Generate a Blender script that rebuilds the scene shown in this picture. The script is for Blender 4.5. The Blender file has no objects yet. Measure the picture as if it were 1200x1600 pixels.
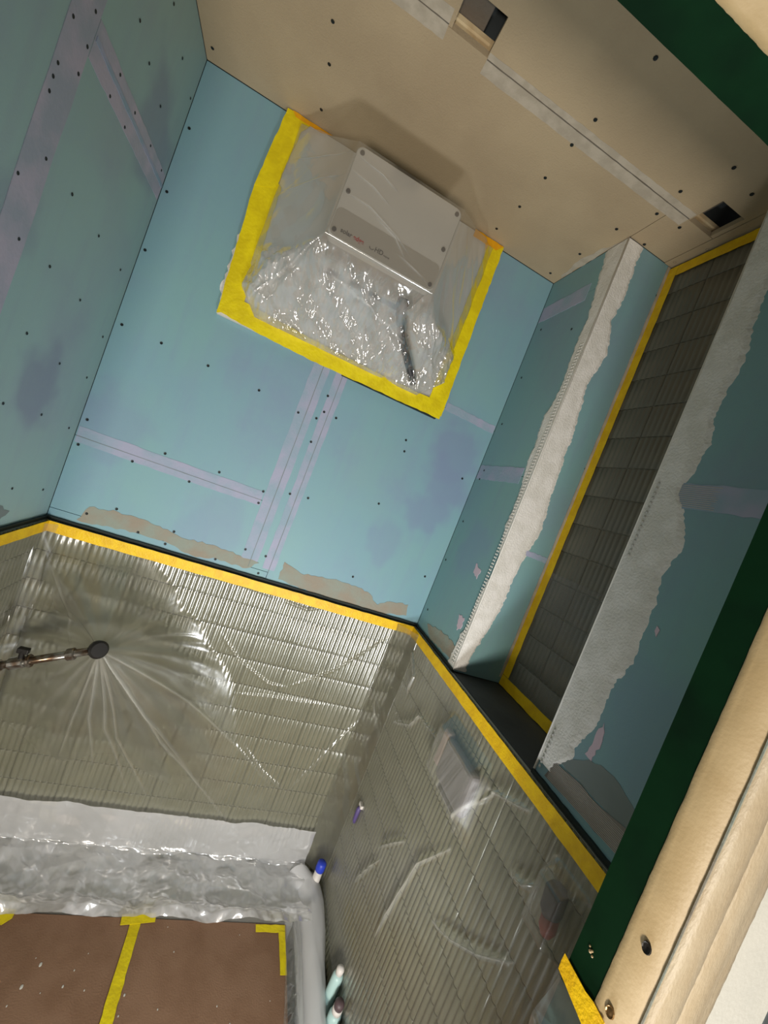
import bpy, bmesh, math, random
import numpy as np
from mathutils import Vector, Matrix

sc = bpy.context.scene
col = sc.collection

# ------------------------------------------------------------ camera
W, H, NX = 1.046, 2.385, 1.200          # room width, ceiling height, niche back
YA, YB, YD = -0.281, -0.616, -0.888     # niche edges, door lining inner edge (depth from the back wall)
ZT, DECK = 1.235, 0.365                 # top of the tiles, tub deck
cd = bpy.data.cameras.new('camera'); cam = bpy.data.objects.new('camera', cd); col.objects.link(cam)
cd.sensor_fit = 'HORIZONTAL'; cd.sensor_width = 36.0; cd.lens = 627.43 / 1200 * 36.0; cd.clip_start = 0.01
R_ = Vector((0.896, -0.252, 0.364)).normalized(); F_ = Vector((0.287, 0.957, -0.043)).normalized()
U_ = R_.cross(F_).normalized(); R_ = F_.cross(U_).normalized()
cam.matrix_world = Matrix(((R_.x, U_.x, -F_.x, 0.459), (R_.y, U_.y, -F_.y, -1.155), (R_.z, U_.z, -F_.z, 1.592), (0, 0, 0, 1)))
sc.camera = cam

# ------------------------------------------------------------ world, lamps, exposure
wd = bpy.data.worlds.new('world'); sc.world = wd; wd.use_nodes = True
wd.node_tree.nodes['Background'].inputs[0].default_value = (1.0, 0.96, 0.90, 1)
wd.node_tree.nodes['Background'].inputs[1].default_value = 0.27
def area(name, loc, target, size, power, colr, sy=None):
    ld = bpy.data.lights.new(name, 'AREA'); ld.energy = power; ld.color = colr; ld.size = size
    if sy: ld.shape = 'RECTANGLE'; ld.size_y = sy
    o = bpy.data.objects.new(name, ld); col.objects.link(o); o.location = loc
    o.rotation_euler = (Vector(target) - Vector(loc)).to_track_quat('-Z', 'Y').to_euler()
    return o
area('site_lamp', (0.83, -1.00, 0.75), (0.64, 0.0, 1.35), 0.17, 8.2, (0.95, 0.98, 1.0))
area('hall_lamp', (0.33, -2.0, 0.80), (0.55, 0.0, 1.75), 0.22, 25.0, (1.0, 0.91, 0.79))
sc.view_settings.view_transform = 'Standard'; sc.view_settings.look = 'None'
sc.view_settings.gamma = 1.0; sc.view_settings.use_curve_mapping = False
sc.view_settings.exposure = 0.05
sc.cycles.use_denoising = True
sc.cycles.transparent_max_bounces = 24
sc.cycles.max_bounces = 8
sc.cycles.sample_clamp_indirect = 4.0

random.seed(7); rng = np.random.default_rng(7)
SCREWS_BACK = [(0.0163,1.7409),(0.1077,1.7381),(0.2231,1.7325),(0.3581,1.7264),(0.0142,1.4956),(0.0137,1.4307),(0.1355,1.4354),(0.1994,1.4822),(0.2752,1.434),(0.3363,1.4844),(0.1386,1.3063),(0.2825,1.2942),(0.4581,1.4412),(0.4593,1.4757),(0.5288,1.4948),(0.4721,1.7132),(0.523,1.718),(0.5321,1.6521),(0.5801,1.501),(0.4691,1.3063),(0.5274,1.3047),(0.5248,1.2516),(0.2728,1.2557),(0.4039,1.2551),(0.2026,1.2648),(0.0799,1.2726),(0.5734,1.7405),(0.5365,1.7428),(0.5305,1.7875),(0.7876,1.7628),(0.7956,1.7306),(0.7807,1.5579),(1.0034,1.7243),(0.7885,1.3242),(1.0089,1.3947),(0.0123,2.2271),(0.0123,2.0718),(0.0101,1.9258)]
SCREWS_LEFT = [(-0.4155,2.0503),(-0.3791,2.0959),(-0.1996,2.3017),(-0.2768,2.1891),(-0.2115,2.1764),(-0.1064,2.2869),(-0.2799,2.0921),(-0.2869,2.0485),(-0.126,2.167),(-0.2034,2.089),(-0.219,2.0486),(-0.1118,2.0939),(-0.3718,2.0089),(-0.415,1.985),(-0.4155,1.9654),(-0.4136,1.946),(-0.3786,1.8732),(-0.4198,1.8226),(-0.2967,1.8699),(-0.3785,1.7483),(-0.1827,1.858),(-0.2908,1.7451),(-0.0578,1.8452),(-0.0319,2.0958),(-0.0149,2.28),(-0.3723,2.0499),(-0.1703,1.7307),(-0.2908,1.6244),(-0.165,1.5975),(-0.0317,1.6931),(-0.039,1.5908),(-0.2899,1.4959),(-0.166,1.4869),(-0.0396,1.4656),(-0.1783,1.3265),(-0.0583,1.3126)]
SCREWS_CEIL = [(0.2774,-0.2743),(0.2814,-0.1897),(0.2768,-0.07),(0.0194,-0.0424),(0.7819,-0.5565),(0.7805,-0.4329),(0.7812,-0.3692),(0.7895,-0.2749),(0.7941,-0.1686),(0.7914,-0.0621),(1.0058,-0.278),(1.0077,-0.1536),(1.0073,-0.032),(1.0146,-0.4314),(1.0345,-0.5196),(1.108,-0.5076),(1.03,-0.3661),(1.093,-0.3733),(1.0858,-0.2892),(1.1858,-0.3737),(1.178,-0.3001)]
SCREWS_RIGHT = [(-0.0355,2.0708),(-0.0304,1.9213),(-0.0282,1.7409),(-0.0311,1.6006),(-0.0191,1.4687),(-0.0307,1.3033),(-0.0368,2.2239),(-0.1946,2.177),(-0.0349,1.7695)]
SCREWS_NICHE = [(1.1822,2.306),(1.1862,2.0655),(1.1823,1.8384),(1.1909,1.6183),(1.1861,1.4107),(1.1913,1.2642),(1.1871,1.5442)]
OC1_LEFT = [(-0.2079,2.3869),(-0.2172,2.3341),(-0.2344,2.2411),(-0.2429,2.1784),(-0.2408,2.1192),(-0.2469,2.032),(-0.2442,1.9773),(-0.2261,1.9304),(-0.238,1.8328),(-0.2355,1.8063),(-0.2554,1.6933),(-0.2528,1.6277),(-0.283,1.5334),(-0.2713,1.4633),(-0.2574,1.4245),(-0.2665,1.3604),(-0.248,1.3248),(-0.2429,1.2766)]
OC1_RIGHT = [(1.0935,2.3714),(1.0923,2.3215),(1.0981,2.2502),(1.09,2.1963),(1.1115,2.1148),(1.0936,2.0339),(1.1062,1.9513),(1.1121,1.8854),(1.1122,1.8303),(1.1224,1.7336),(1.1304,1.6488),(1.1169,1.5736),(1.1086,1.4789),(1.1077,1.4199),(1.0941,1.3536),(1.0788,1.278)]
OC2_RIGHT = [(-0.6586,2.2044),(-0.6693,2.0766),(-0.6697,2.0199),(-0.6782,1.9817),(-0.6704,1.9399),(-0.6688,1.8899),(-0.6797,1.837),(-0.674,1.7949),(-0.6617,1.7673),(-0.6803,1.7322),(-0.7055,1.6852),(-0.6972,1.6521),(-0.6933,1.6247),(-0.699,1.5796),(-0.6972,1.5367),(-0.701,1.4963),(-0.6986,1.4716),(-0.6889,1.4466),(-0.6876,1.4109),(-0.6888,1.3702),(-0.6726,1.3358),(-0.6715,1.3033),(-0.6498,1.2763)]
BROWN_A = [(0.0805,1.291),(0.1443,1.3003),(0.2459,1.2974),(0.315,1.2848),(0.3887,1.2913),(0.4609,1.285),(0.517,1.2801),(0.4892,1.2555),(0.4092,1.2564),(0.3444,1.2464),(0.2653,1.2623),(0.1946,1.2614),(0.1212,1.2534),(0.0637,1.2504)]
BROWN_B = [(0.5825,1.3054),(0.6374,1.2871),(0.7327,1.2988),(0.7839,1.3002),(0.8504,1.2933),(0.895,1.2638),(0.9307,1.2852),(0.9914,1.2923),(0.9991,1.257),(0.9051,1.2387),(0.798,1.2373),(0.7154,1.2377),(0.6327,1.2472),(0.5831,1.2518)]
BROWN_C = [(-0.0619,1.2691),(-0.1527,1.2898),(-0.2293,1.2919),(-0.2678,1.284),(-0.2541,1.2551),(-0.1907,1.2498),(-0.1098,1.2432)]
BROWN_D = [(-0.219,1.3347),(-0.172,1.3194),(-0.1014,1.2909),(-0.1026,1.2713),(-0.1851,1.2653)]
MESH = [(-0.648,1.2795),(-0.6919,1.2869),(-0.7435,1.2869),(-0.7892,1.2942),(-0.786,1.2575),(-0.7487,1.2532),(-0.6962,1.2532),(-0.6397,1.2488)]
GREYPATCH = [(-0.6852,1.3123),(-0.7194,1.3349),(-0.749,1.3343),(-0.7882,1.329),(-0.7886,1.2955),(-0.7393,1.2952),(-0.7001,1.2973)]
JR1 = [(0.0055,2.3152),(-0.1926,2.2959),(-0.2038,2.2527),(-0.0291,2.2577)]
JR2 = [(0.005,1.7836),(-0.2384,1.7798),(-0.2388,1.7445),(-0.0136,1.733)]
JR3 = [(-0.6595,1.7725),(-0.7241,1.7733),(-0.7867,1.7705),(-0.7906,1.7491),(-0.7346,1.7454),(-0.671,1.7447)]
JN = [(1.1076,1.5846),(1.2041,1.5807)]
PINKS = [[(-0.1919,1.5073),(-0.2264,1.4953),(-0.2215,1.4699),(-0.1951,1.4801)],[(-0.2079,1.3624),(-0.2377,1.364),(-0.2423,1.3404),(-0.2256,1.3236),(-0.2139,1.3462)],[(-0.715,1.5574),(-0.721,1.553),(-0.7199,1.5413),(-0.7145,1.549)],[(-0.6899,1.3293),(-0.6989,1.3883),(-0.708,1.3576),(-0.7041,1.3277)]]
CABLE = [[0.6154,-0.05,2.0901],[0.629,-0.05,2.0334],[0.6708,-0.05,1.9896],[0.7036,-0.05,1.9493],[0.7283,-0.05,1.9193]]
TAPE_BOX = {'tl':[(0.1974,2.3813),(0.2633,2.3935),(0.2426,2.3489),(0.2332,2.2014),(0.1852,2.1799)],'l2':[(0.2282,2.2152),(0.2442,2.2079),(0.2548,1.8895),(0.2032,1.8601),(0.1852,2.1799)],'b':[(0.2012,1.8659),(0.2362,1.9146),(0.3179,1.9108),(0.5104,1.9015),(0.7423,1.8993),(0.85,1.9031),(0.8546,1.8561),(0.6771,1.8544),(0.4454,1.8523),(0.3029,1.8575)],'r':[(0.846,2.3854),(0.7996,2.3717),(0.8017,1.902),(0.8573,1.8654)],'tr':[(0.7471,2.3888),(0.8445,2.3885),(0.8264,2.3629),(0.7479,2.3624)],'t2':[(0.21,2.3828),(0.2684,2.3934),(0.3138,2.3883),(0.2846,2.3734),(0.2203,2.3729)]}
SHEETCR = [[(-0.4048,0.6337),(-0.4222,0.7136),(-0.4388,0.798),(-0.4546,0.8788),(-0.5187,0.9809)],[(-0.505,1.007),(-0.5367,1.0877),(-0.5761,1.1631)],[(-0.5497,0.8555),(-0.6125,0.8988),(-0.6685,0.9464),(-0.7242,1.0066)],[(-0.291,0.7449),(-0.3354,0.8005),(-0.377,0.8507)],[(-0.0312,1.2007),(-0.1371,1.1312),(-0.1273,1.0639)],[(-0.1139,0.9719),(-0.2163,1.0352),(-0.2418,1.0816),(-0.3773,1.0938)],[(-0.5548,1.1454),(-0.6535,1.1925)],[(-0.6644,1.0919),(-0.6931,1.1016),(-0.7163,1.1286)],[(-0.2433,0.5884),(-0.3117,0.7307)]]
BACKCR = [[(0.2136,0.9247),(0.4407,0.7462),(0.8135,0.39)],[(0.2136,0.9247),(0.3306,0.724),(0.4613,0.5482)],[(0.2136,0.9247),(0.2966,0.7557),(0.3985,0.5587)],[(0.2136,0.9247),(0.2545,0.7847),(0.2979,0.6208)],[(0.2136,0.9247),(0.2196,0.777),(0.2132,0.6438)],[(0.2136,0.9247),(0.4689,0.8719),(0.8016,0.6219)],[(0.2136,0.9247),(0.3791,0.8317),(0.5993,0.5902)],[(0.1987,0.9485),(0.113,1.0599),(0.0318,1.1652)],[(0.4838,1.0639),(0.5622,0.9949),(0.6641,0.9481),(0.7233,0.9474)],[(0.5777,0.897),(0.6779,0.9096),(0.8677,0.92)],[(0.7219,0.9513),(0.8353,1.032),(0.9871,1.2028)],[(0.6422,0.7657),(0.7414,0.6775),(0.8444,0.6175)],[(0.8482,0.6069),(0.9495,0.8485),(1.0328,0.9791)],[(0.8168,0.58),(0.9006,0.7496),(0.9743,0.8986)],[(0.3266,1.1994),(0.4592,1.213),(0.6113,1.2003)],[(0.6113,1.2003),(0.6919,1.1936),(0.7613,1.2244)]]

# ------------------------------------------------------------ materials
MATS = {}
def srgb(r, g, b):
    f = lambda c: (c / 255 / 12.92) if c / 255 <= .04045 else ((c / 255 + .055) / 1.055) ** 2.4
    return (f(r), f(g), f(b), 1)
def newmat(name):
    m = bpy.data.materials.new(name); m.use_nodes = True; MATS[name] = m
    nt = m.node_tree; return m, nt, nt.nodes['Principled BSDF']
def node(nt, t, **kw):
    n = nt.nodes.new(t)
    for k, v in kw.items(): setattr(n, k, v)
    return n
def mk(name, c, rough=.7, c2=None, scale=6, bump=0, bscale=60, metal=0, spec=.5, lo=.4, hi=.6, detail=4, stretch=None, mix=1.0):
    m, nt, b = newmat(name)
    b.inputs['Roughness'].default_value = rough; b.inputs['Metallic'].default_value = metal
    b.inputs['Specular IOR Level'].default_value = spec
    tc = node(nt, 'ShaderNodeTexCoord')
    mp = node(nt, 'ShaderNodeMapping'); nt.links.new(tc.outputs['Object'], mp.inputs['Vector'])
    if stretch: mp.inputs['Scale'].default_value = stretch
    if c2:
        n = node(nt, 'ShaderNodeTexNoise'); n.inputs['Scale'].default_value = scale; n.inputs['Detail'].default_value = detail
        r = node(nt, 'ShaderNodeMapRange'); r.inputs[1].default_value = lo; r.inputs[2].default_value = hi; r.inputs[4].default_value = mix
        x = node(nt, 'ShaderNodeMix', data_type='RGBA')
        x.inputs[6].default_value = c; x.inputs[7].default_value = c2
        nt.links.new(mp.outputs[0], n.inputs['Vector']); nt.links.new(n.outputs[0], r.inputs[0]); nt.links.new(r.outputs[0], x.inputs[0])
        nt.links.new(x.outputs[2], b.inputs['Base Color'])
    else: b.inputs['Base Color'].default_value = c
    if bump:
        n2 = node(nt, 'ShaderNodeTexNoise'); n2.inputs['Scale'].default_value = bscale; n2.inputs['Detail'].default_value = 3
        bp = node(nt, 'ShaderNodeBump'); bp.inputs['Strength'].default_value = bump; bp.inputs['Distance'].default_value = .003
        nt.links.new(mp.outputs[0], n2.inputs['Vector']); nt.links.new(n2.outputs[0], bp.inputs['Height']); nt.links.new(bp.outputs[0], b.inputs['Normal'])
    return m

def mk_board(name, base, violet, green, blobs=(), smear=srgb(124, 142, 172)):
    """blue green moisture board: paper colour, violet and greenish blotches, brushed streaks"""
    m, nt, b = newmat(name); b.inputs['Roughness'].default_value = .55; b.inputs['Specular IOR Level'].default_value = .35
    g = node(nt, 'ShaderNodeTexCoord')
    def noise(s, d, st=None, off=0):
        mp = node(nt, 'ShaderNodeMapping'); mp.inputs['Location'].default_value = (off, off * .7, off * 1.3)
        if st: mp.inputs['Scale'].default_value = st
        n = node(nt, 'ShaderNodeTexNoise'); n.inputs['Scale'].default_value = s; n.inputs['Detail'].default_value = d
        nt.links.new(g.outputs['Object'], mp.inputs[0]); nt.links.new(mp.outputs[0], n.inputs['Vector']); return n.outputs[0]
    def rng_(x, a, c, o):
        r = node(nt, 'ShaderNodeMapRange'); r.inputs[1].default_value = a; r.inputs[2].default_value = c; r.inputs[4].default_value = o
        nt.links.new(x, r.inputs[0]); return r.outputs[0]
    def mixc(f, a, c):
        x = node(nt, 'ShaderNodeMix', data_type='RGBA'); nt.links.new(f, x.inputs[0])
        if isinstance(a, tuple): x.inputs[6].default_value = a
        else: nt.links.new(a, x.inputs[6])
        x.inputs[7].default_value = c; return x.outputs[2]
    c = mixc(rng_(noise(3.2, 3), .5, .68, .75), base, violet)
    c = mixc(rng_(noise(2.6, 3, None, 3.7), .52, .7, .7), c, green)
    c = mixc(rng_(noise(9, 5, (4, 4, .5), 1.3), .5, .75, .35), c, violet)
    c = mixc(rng_(noise(60, 2, None, 8), .4, .8, .18), c, green)
    for (cx, cy, cz), rad, amt in blobs:
        vd = node(nt, 'ShaderNodeVectorMath', operation='DISTANCE'); vd.inputs[1].default_value = (cx, cy, cz)
        ad = node(nt, 'ShaderNodeVectorMath', operation='MULTIPLY_ADD'); nz = node(nt, 'ShaderNodeTexNoise'); nz.inputs['Scale'].default_value = 9
        nt.links.new(g.outputs['Object'], nz.inputs['Vector']); nt.links.new(nz.outputs['Color'], ad.inputs[0])
        ad.inputs[1].default_value = (.16, .16, .16); nt.links.new(g.outputs['Object'], ad.inputs[2]); nt.links.new(ad.outputs[0], vd.inputs[0])
        r = node(nt, 'ShaderNodeMapRange', interpolation_type='SMOOTHSTEP'); r.inputs[1].default_value = rad * 1.15; r.inputs[2].default_value = rad * .55; r.inputs[4].default_value = amt
        nt.links.new(vd.outputs['Value'], r.inputs[0]); c = mixc(r.outputs[0], c, smear)
    nt.links.new(c, b.inputs['Base Color'])
    bp = node(nt, 'ShaderNodeBump'); bp.inputs['Strength'].default_value = .15; bp.inputs['Distance'].default_value = .001
    nt.links.new(noise(400, 2), bp.inputs['Height']); nt.links.new(bp.outputs[0], b.inputs['Normal'])
    return m

def mk_film(name, haze, gloss, rough, tint=(1, 1, 1, 1), hz=(.9, .9, .9, 1), bump=.25, bscale=60, trans=1.0, patch=0, ior=1.5):
    m = bpy.data.materials.new(name); m.use_nodes = True; MATS[name] = m; nt = m.node_tree; nt.nodes.clear()
    out = node(nt, 'ShaderNodeOutputMaterial')
    tr = node(nt, 'ShaderNodeBsdfTransparent'); tr.inputs[0].default_value = tint
    gl = node(nt, 'ShaderNodeBsdfGlossy'); gl.inputs['Roughness'].default_value = rough
    df = node(nt, 'ShaderNodeBsdfDiffuse'); df.inputs[0].default_value = hz
    tl = node(nt, 'ShaderNodeBsdfTranslucent'); tl.inputs[0].default_value = hz
    m1 = node(nt, 'ShaderNodeMixShader'); m1.inputs[0].default_value = .45
    nt.links.new(df.outputs[0], m1.inputs[1]); nt.links.new(tl.outputs[0], m1.inputs[2])
    m2 = node(nt, 'ShaderNodeMixShader'); m2.inputs[0].default_value = haze
    rf = node(nt, 'ShaderNodeBsdfRefraction'); rf.inputs['IOR'].default_value = 1.25; rf.inputs['Roughness'].default_value = .38; rf.inputs[0].default_value = tint
    ab = node(nt, 'ShaderNodeAttribute', attribute_name='blur'); m0 = node(nt, 'ShaderNodeMixShader')
    nt.links.new(ab.outputs['Fac'], m0.inputs[0]); nt.links.new(tr.outputs[0], m0.inputs[1]); nt.links.new(rf.outputs[0], m0.inputs[2])
    nt.links.new(m0.outputs[0], m2.inputs[1]); nt.links.new(m1.outputs[0], m2.inputs[2])
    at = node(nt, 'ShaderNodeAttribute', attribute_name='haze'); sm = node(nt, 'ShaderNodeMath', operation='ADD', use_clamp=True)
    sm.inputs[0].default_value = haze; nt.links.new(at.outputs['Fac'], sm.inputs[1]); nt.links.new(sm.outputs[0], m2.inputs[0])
    tc = node(nt, 'ShaderNodeTexCoord')
    if patch:
        n = node(nt, 'ShaderNodeTexNoise'); n.inputs['Scale'].default_value = 5; n.inputs['Detail'].default_value = 3
        r = node(nt, 'ShaderNodeMapRange'); r.inputs[1].default_value = .35; r.inputs[2].default_value = .7
        r.inputs[3].default_value = haze - patch; r.inputs[4].default_value = haze + patch
        nt.links.new(tc.outputs['Object'], n.inputs['Vector']); nt.links.new(n.outputs[0], r.inputs[0]); nt.links.new(r.outputs[0], sm.inputs[0])
    fr = node(nt, 'ShaderNodeFresnel'); ge = node(nt, 'ShaderNodeNewGeometry'); sw = node(nt, 'ShaderNodeMapRange')   # a sheet has air on both sides
    sw.inputs[3].default_value = ior; sw.inputs[4].default_value = 1 / ior
    nt.links.new(ge.outputs['Backfacing'], sw.inputs[0]); nt.links.new(sw.outputs[0], fr.inputs[0])
    ad = node(nt, 'ShaderNodeMath', operation='ADD', use_clamp=True); ad.inputs[1].default_value = gloss
    nt.links.new(fr.outputs[0], ad.inputs[0])
    m3 = node(nt, 'ShaderNodeMixShader'); nt.links.new(ad.outputs[0], m3.inputs[0])
    nt.links.new(m2.outputs[0], m3.inputs[1]); nt.links.new(gl.outputs[0], m3.inputs[2])
    nt.links.new(m3.outputs[0], out.inputs[0])
    if bump:
        n = node(nt, 'ShaderNodeTexNoise'); n.inputs['Scale'].default_value = bscale; n.inputs['Detail'].default_value = 3
        n.inputs['Distortion'].default_value = .6
        bp = node(nt, 'ShaderNodeBump'); bp.inputs['Strength'].default_value = bump; bp.inputs['Distance'].default_value = .004
        nt.links.new(tc.outputs['Object'], n.inputs['Vector']); nt.links.new(n.outputs[0], bp.inputs['Height'])
        for s in (gl,): nt.links.new(bp.outputs[0], s.inputs['Normal'])
    return m

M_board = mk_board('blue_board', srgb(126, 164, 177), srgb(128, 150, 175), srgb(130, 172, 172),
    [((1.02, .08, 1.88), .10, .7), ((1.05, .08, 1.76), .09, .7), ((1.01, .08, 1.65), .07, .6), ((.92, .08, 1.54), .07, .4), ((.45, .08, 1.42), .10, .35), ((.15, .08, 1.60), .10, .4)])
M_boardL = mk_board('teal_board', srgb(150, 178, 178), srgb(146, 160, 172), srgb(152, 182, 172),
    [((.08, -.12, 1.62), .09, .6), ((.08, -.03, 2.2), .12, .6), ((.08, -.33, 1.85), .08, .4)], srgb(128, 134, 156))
M_boardR = mk_board('shaded_board', srgb(122, 160, 166), srgb(124, 146, 162), srgb(124, 166, 162), [((1.12, -.06, 1.62), .10, .4), ((1.12, -.70, 1.5), .10, .3)])  # darker copy of the board colours, right wall's shade painted in
M_core = mk('grey_core', srgb(70, 76, 78), .9)
M_jointL = mk('joint_paper', srgb(178, 172, 188), .75, srgb(156, 162, 176), 12, .2, 150)
M_joint = mk('joint_tape', srgb(160, 164, 188), .7, srgb(140, 162, 180), 14, .2, 150)
M_scrim = mk('mesh_tape', srgb(132, 128, 124), .8, srgb(112, 106, 100), 9, .3, 300)
M_strand = mk('mesh_strand', srgb(176, 170, 164), .8)
M_screw = mk('screw_black', srgb(26, 32, 34), .5, metal=.3)
M_ceil = mk('kraft_board', srgb(178, 160, 131), .85, srgb(170, 152, 124), 5, .25, 300)
M_ctape = mk('paper_tape', srgb(184, 174, 158), .85, srgb(170, 160, 144), 40, .15, 200)
M_plaster = mk('joint_compound', srgb(226, 224, 220), .85, srgb(214, 212, 206), 30, .5, 260)
M_bead = mk('bead_white', srgb(214, 212, 206), .7)
M_hole = mk('bead_hole', srgb(186, 184, 178), .9)
M_brown = mk('adhesive', srgb(140, 148, 138), .8, srgb(146, 138, 124), 14, .3, 120)
M_greyp = mk('grey_primer', srgb(112, 124, 124), .8, srgb(120, 130, 130), 10)
M_pink = mk('pink_filler', srgb(200, 182, 196), .8)
M_viol = mk('violet_smear', srgb(118, 150, 182), .6, srgb(122, 162, 184), 14, mix=.8)
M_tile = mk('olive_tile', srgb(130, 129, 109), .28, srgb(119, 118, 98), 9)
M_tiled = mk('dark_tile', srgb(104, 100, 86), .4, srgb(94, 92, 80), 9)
M_grout = mk('grout', srgb(176, 174, 162), .9)
M_tape = mk('yellow_tape', srgb(238, 196, 0), .5, srgb(226, 180, 0), 45, .35, 260)
M_tapeo = mk('lit_through_tape', srgb(234, 168, 10), .45, srgb(224, 156, 6), 30, .4, 120)  # yellow tape coloured orange, as if light came through it
M_tapeb = mk('lemon_tape', srgb(232, 212, 10), .45, srgb(218, 196, 6), 30, .4, 120)
M_black = mk('black_gap_and_shade', srgb(22, 34, 32), .7)
M_ledge = mk('dark_ledge', srgb(70, 74, 76), .6, srgb(58, 62, 64), 8, .2, 60)
M_green = mk('green_gloss', srgb(8, 40, 20), .6, srgb(6, 30, 16), 12, .1, 60, spec=.08)
M_cream = mk('cream_paint', srgb(176, 155, 116), .5, srgb(170, 148, 108), 26, .08, 300)
M_creamw = mk('brushed_paint', srgb(180, 166, 140), .5, srgb(174, 158, 130), 30, .2, 300, stretch=(2, 2, .6))
M_white = mk('white_wall', srgb(206, 205, 196), .8, srgb(198, 198, 190), 12, .1, 200)
M_brass = mk('brass', srgb(150, 120, 80), .35, metal=.9)
M_box = mk('cover_grey', srgb(196, 192, 184), .45, bump=.05, bscale=600)
M_boxband = mk('band_grey', srgb(168, 162, 152), .45, bump=.05, bscale=600)
M_boxside = mk('body_grey', srgb(168, 164, 156), .5)
M_fin = mk('heat_sink', srgb(92, 92, 90), .4, metal=.5)
M_red = mk('print_red', srgb(170, 70, 72), .5)
M_ink = mk('print_grey', srgb(96, 92, 90), .5)
M_panel = mk('white_panel', srgb(214, 212, 206), .6)
M_cable = mk('cable_black', srgb(48, 48, 50), .5)
M_chrome = mk('worn_chrome', srgb(150, 146, 138), .25, srgb(104, 84, 66), 60, metal=.85)
M_dark = mk('dark_metal', srgb(40, 38, 36), .4, metal=.5)
M_hard = mk('hardboard', srgb(140, 108, 84), .7, srgb(130, 98, 74), 14, .2, 300)
M_tub = mk('tub_enamel', srgb(206, 206, 202), .3)
M_wood = mk('batten_wood', srgb(226, 206, 166), .7, srgb(206, 180, 138), 30)
M_slab = mk('raw_slab', srgb(104, 98, 90), .9, srgb(104, 94, 82), 20, .5, 90)
M_blue = mk('blue_sheath', srgb(60, 92, 122), .6, srgb(36, 58, 82), 60, .6, 200)
M_floor = mk('floor_grey', srgb(120, 112, 100), .8)
M_clothg = mk('grey_cloth', srgb(92, 90, 88), .95, srgb(62, 60, 60), 120, .6, 300)
M_teal = mk('teal_bottle', srgb(176, 206, 202), .4)
M_capd = mk('dark_cap', srgb(86, 70, 72), .5)
M_capw = mk('white_cap', srgb(216, 210, 204), .5)
M_cobalt = mk('cobalt', srgb(44, 66, 190), .4)
M_purple = mk('purple', srgb(84, 70, 120), .5)
M_rubber = mk('dark_rubber', srgb(26, 24, 30), .6)
M_maroon = mk('maroon', srgb(136, 50, 38), .6)
M_disp = mk('dispenser_grey', srgb(104, 100, 104), .5)
M_skin = mk('dispenser_pale', srgb(170, 150, 142), .5)

FILM = mk_film('clear_film', .05, .12, .24, (.97, .97, .95, 1), (.75, .74, .68, 1), .06, 55)
FILMB = mk_film('cover_film', .05, .20, .16, (.98, .98, .98, 1), (.96, .96, .97, 1), .04, 70)
FILMW = mk_film('milky_film', .74, .22, .17, (.97, .97, .97, 1), (.97, .97, .98, 1), .06, 40, patch=.12)
FILMC = mk_film('white_fleece_film', .92, .03, .35, (.97, .97, .97, 1), (.95, .95, .96, 1), .1, 40)
FILMN = mk_film('niche_film', .10, .0, .4, (.95, .95, .95, 1), (.6, .6, .6, 1), .05, 50, ior=1.2)

# ------------------------------------------------------------ builders
def link(name, me, mat, parent=None, kind=None):
    o = bpy.data.objects.new(name, me); col.objects.link(o)
    if mat and not me.materials: me.materials.append(mat)
    if parent: o.parent = parent
    if kind: o['kind'] = kind
    return o
def obj(name, bm, mat, parent=None, kind=None, smooth=False, loc=None):
    me = bpy.data.meshes.new(name); bmesh.ops.recalc_face_normals(bm, faces=bm.faces); bm.to_mesh(me); bm.free()
    if smooth:
        for p in me.polygons: p.use_smooth = True
    o = link(name, me, mat, parent, kind)
    if loc: o.location = loc
    return o
def add_box(bm, a, b, bevel=0):
    x0, y0, z0 = [min(p, q) for p, q in zip(a, b)]; x1, y1, z1 = [max(p, q) for p, q in zip(a, b)]
    v = [bm.verts.new(p) for p in ((x0,y0,z0),(x1,y0,z0),(x1,y1,z0),(x0,y1,z0),(x0,y0,z1),(x1,y0,z1),(x1,y1,z1),(x0,y1,z1))]
    fs = [bm.faces.new([v[i] for i in f]) for f in ((0,3,2,1),(4,5,6,7),(0,1,5,4),(1,2,6,5),(2,3,7,6),(3,0,4,7))]
    if bevel:
        es = list({e for f in fs for e in f.edges}); bmesh.ops.bevel(bm, geom=es, offset=bevel, segments=2, affect='EDGES', profile=.5)
def box(name, a, b, mat, parent=None, bevel=0, kind=None):
    bm = bmesh.new(); add_box(bm, a, b, bevel); return obj(name, bm, mat, parent, kind)
def thing(name, label, cat, loc, group=None):
    o = bpy.data.objects.new(name, None); col.objects.link(o); o.location = loc; o.empty_display_size = .05
    tag(o, label, cat, group); bpy.context.view_layer.update(); return o
def tag(o, label, cat, group=None):
    o['label'] = label; o['category'] = cat
    if group: o['group'] = group
    return o
def under(o, t):
    """make o a part of t, keeping it where it stands"""
    o.parent = t; o.matrix_parent_inverse = Matrix.Translation(-Vector(t.location)); return o
PLANES = {  # (a, b, height off the plane) -> world
    'back':  lambda a, b, h: (a, -h, b),
    'right': lambda a, b, h: (W - h, a, b),
    'left':  lambda a, b, h: (h, a, b),
    'ceil':  lambda a, b, h: (a, b, H - h),
    'nside': lambda a, b, h: (a, YA - h, b),
    'nback': lambda a, b, h: (NX - h, a, b),
    'jamb':  lambda a, b, h: (.881 - h, a, b),
    'deck':  lambda a, b, h: (a, b, .385 + h),
    'ledge': lambda a, b, h: (a, b, ZT + h)}
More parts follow.
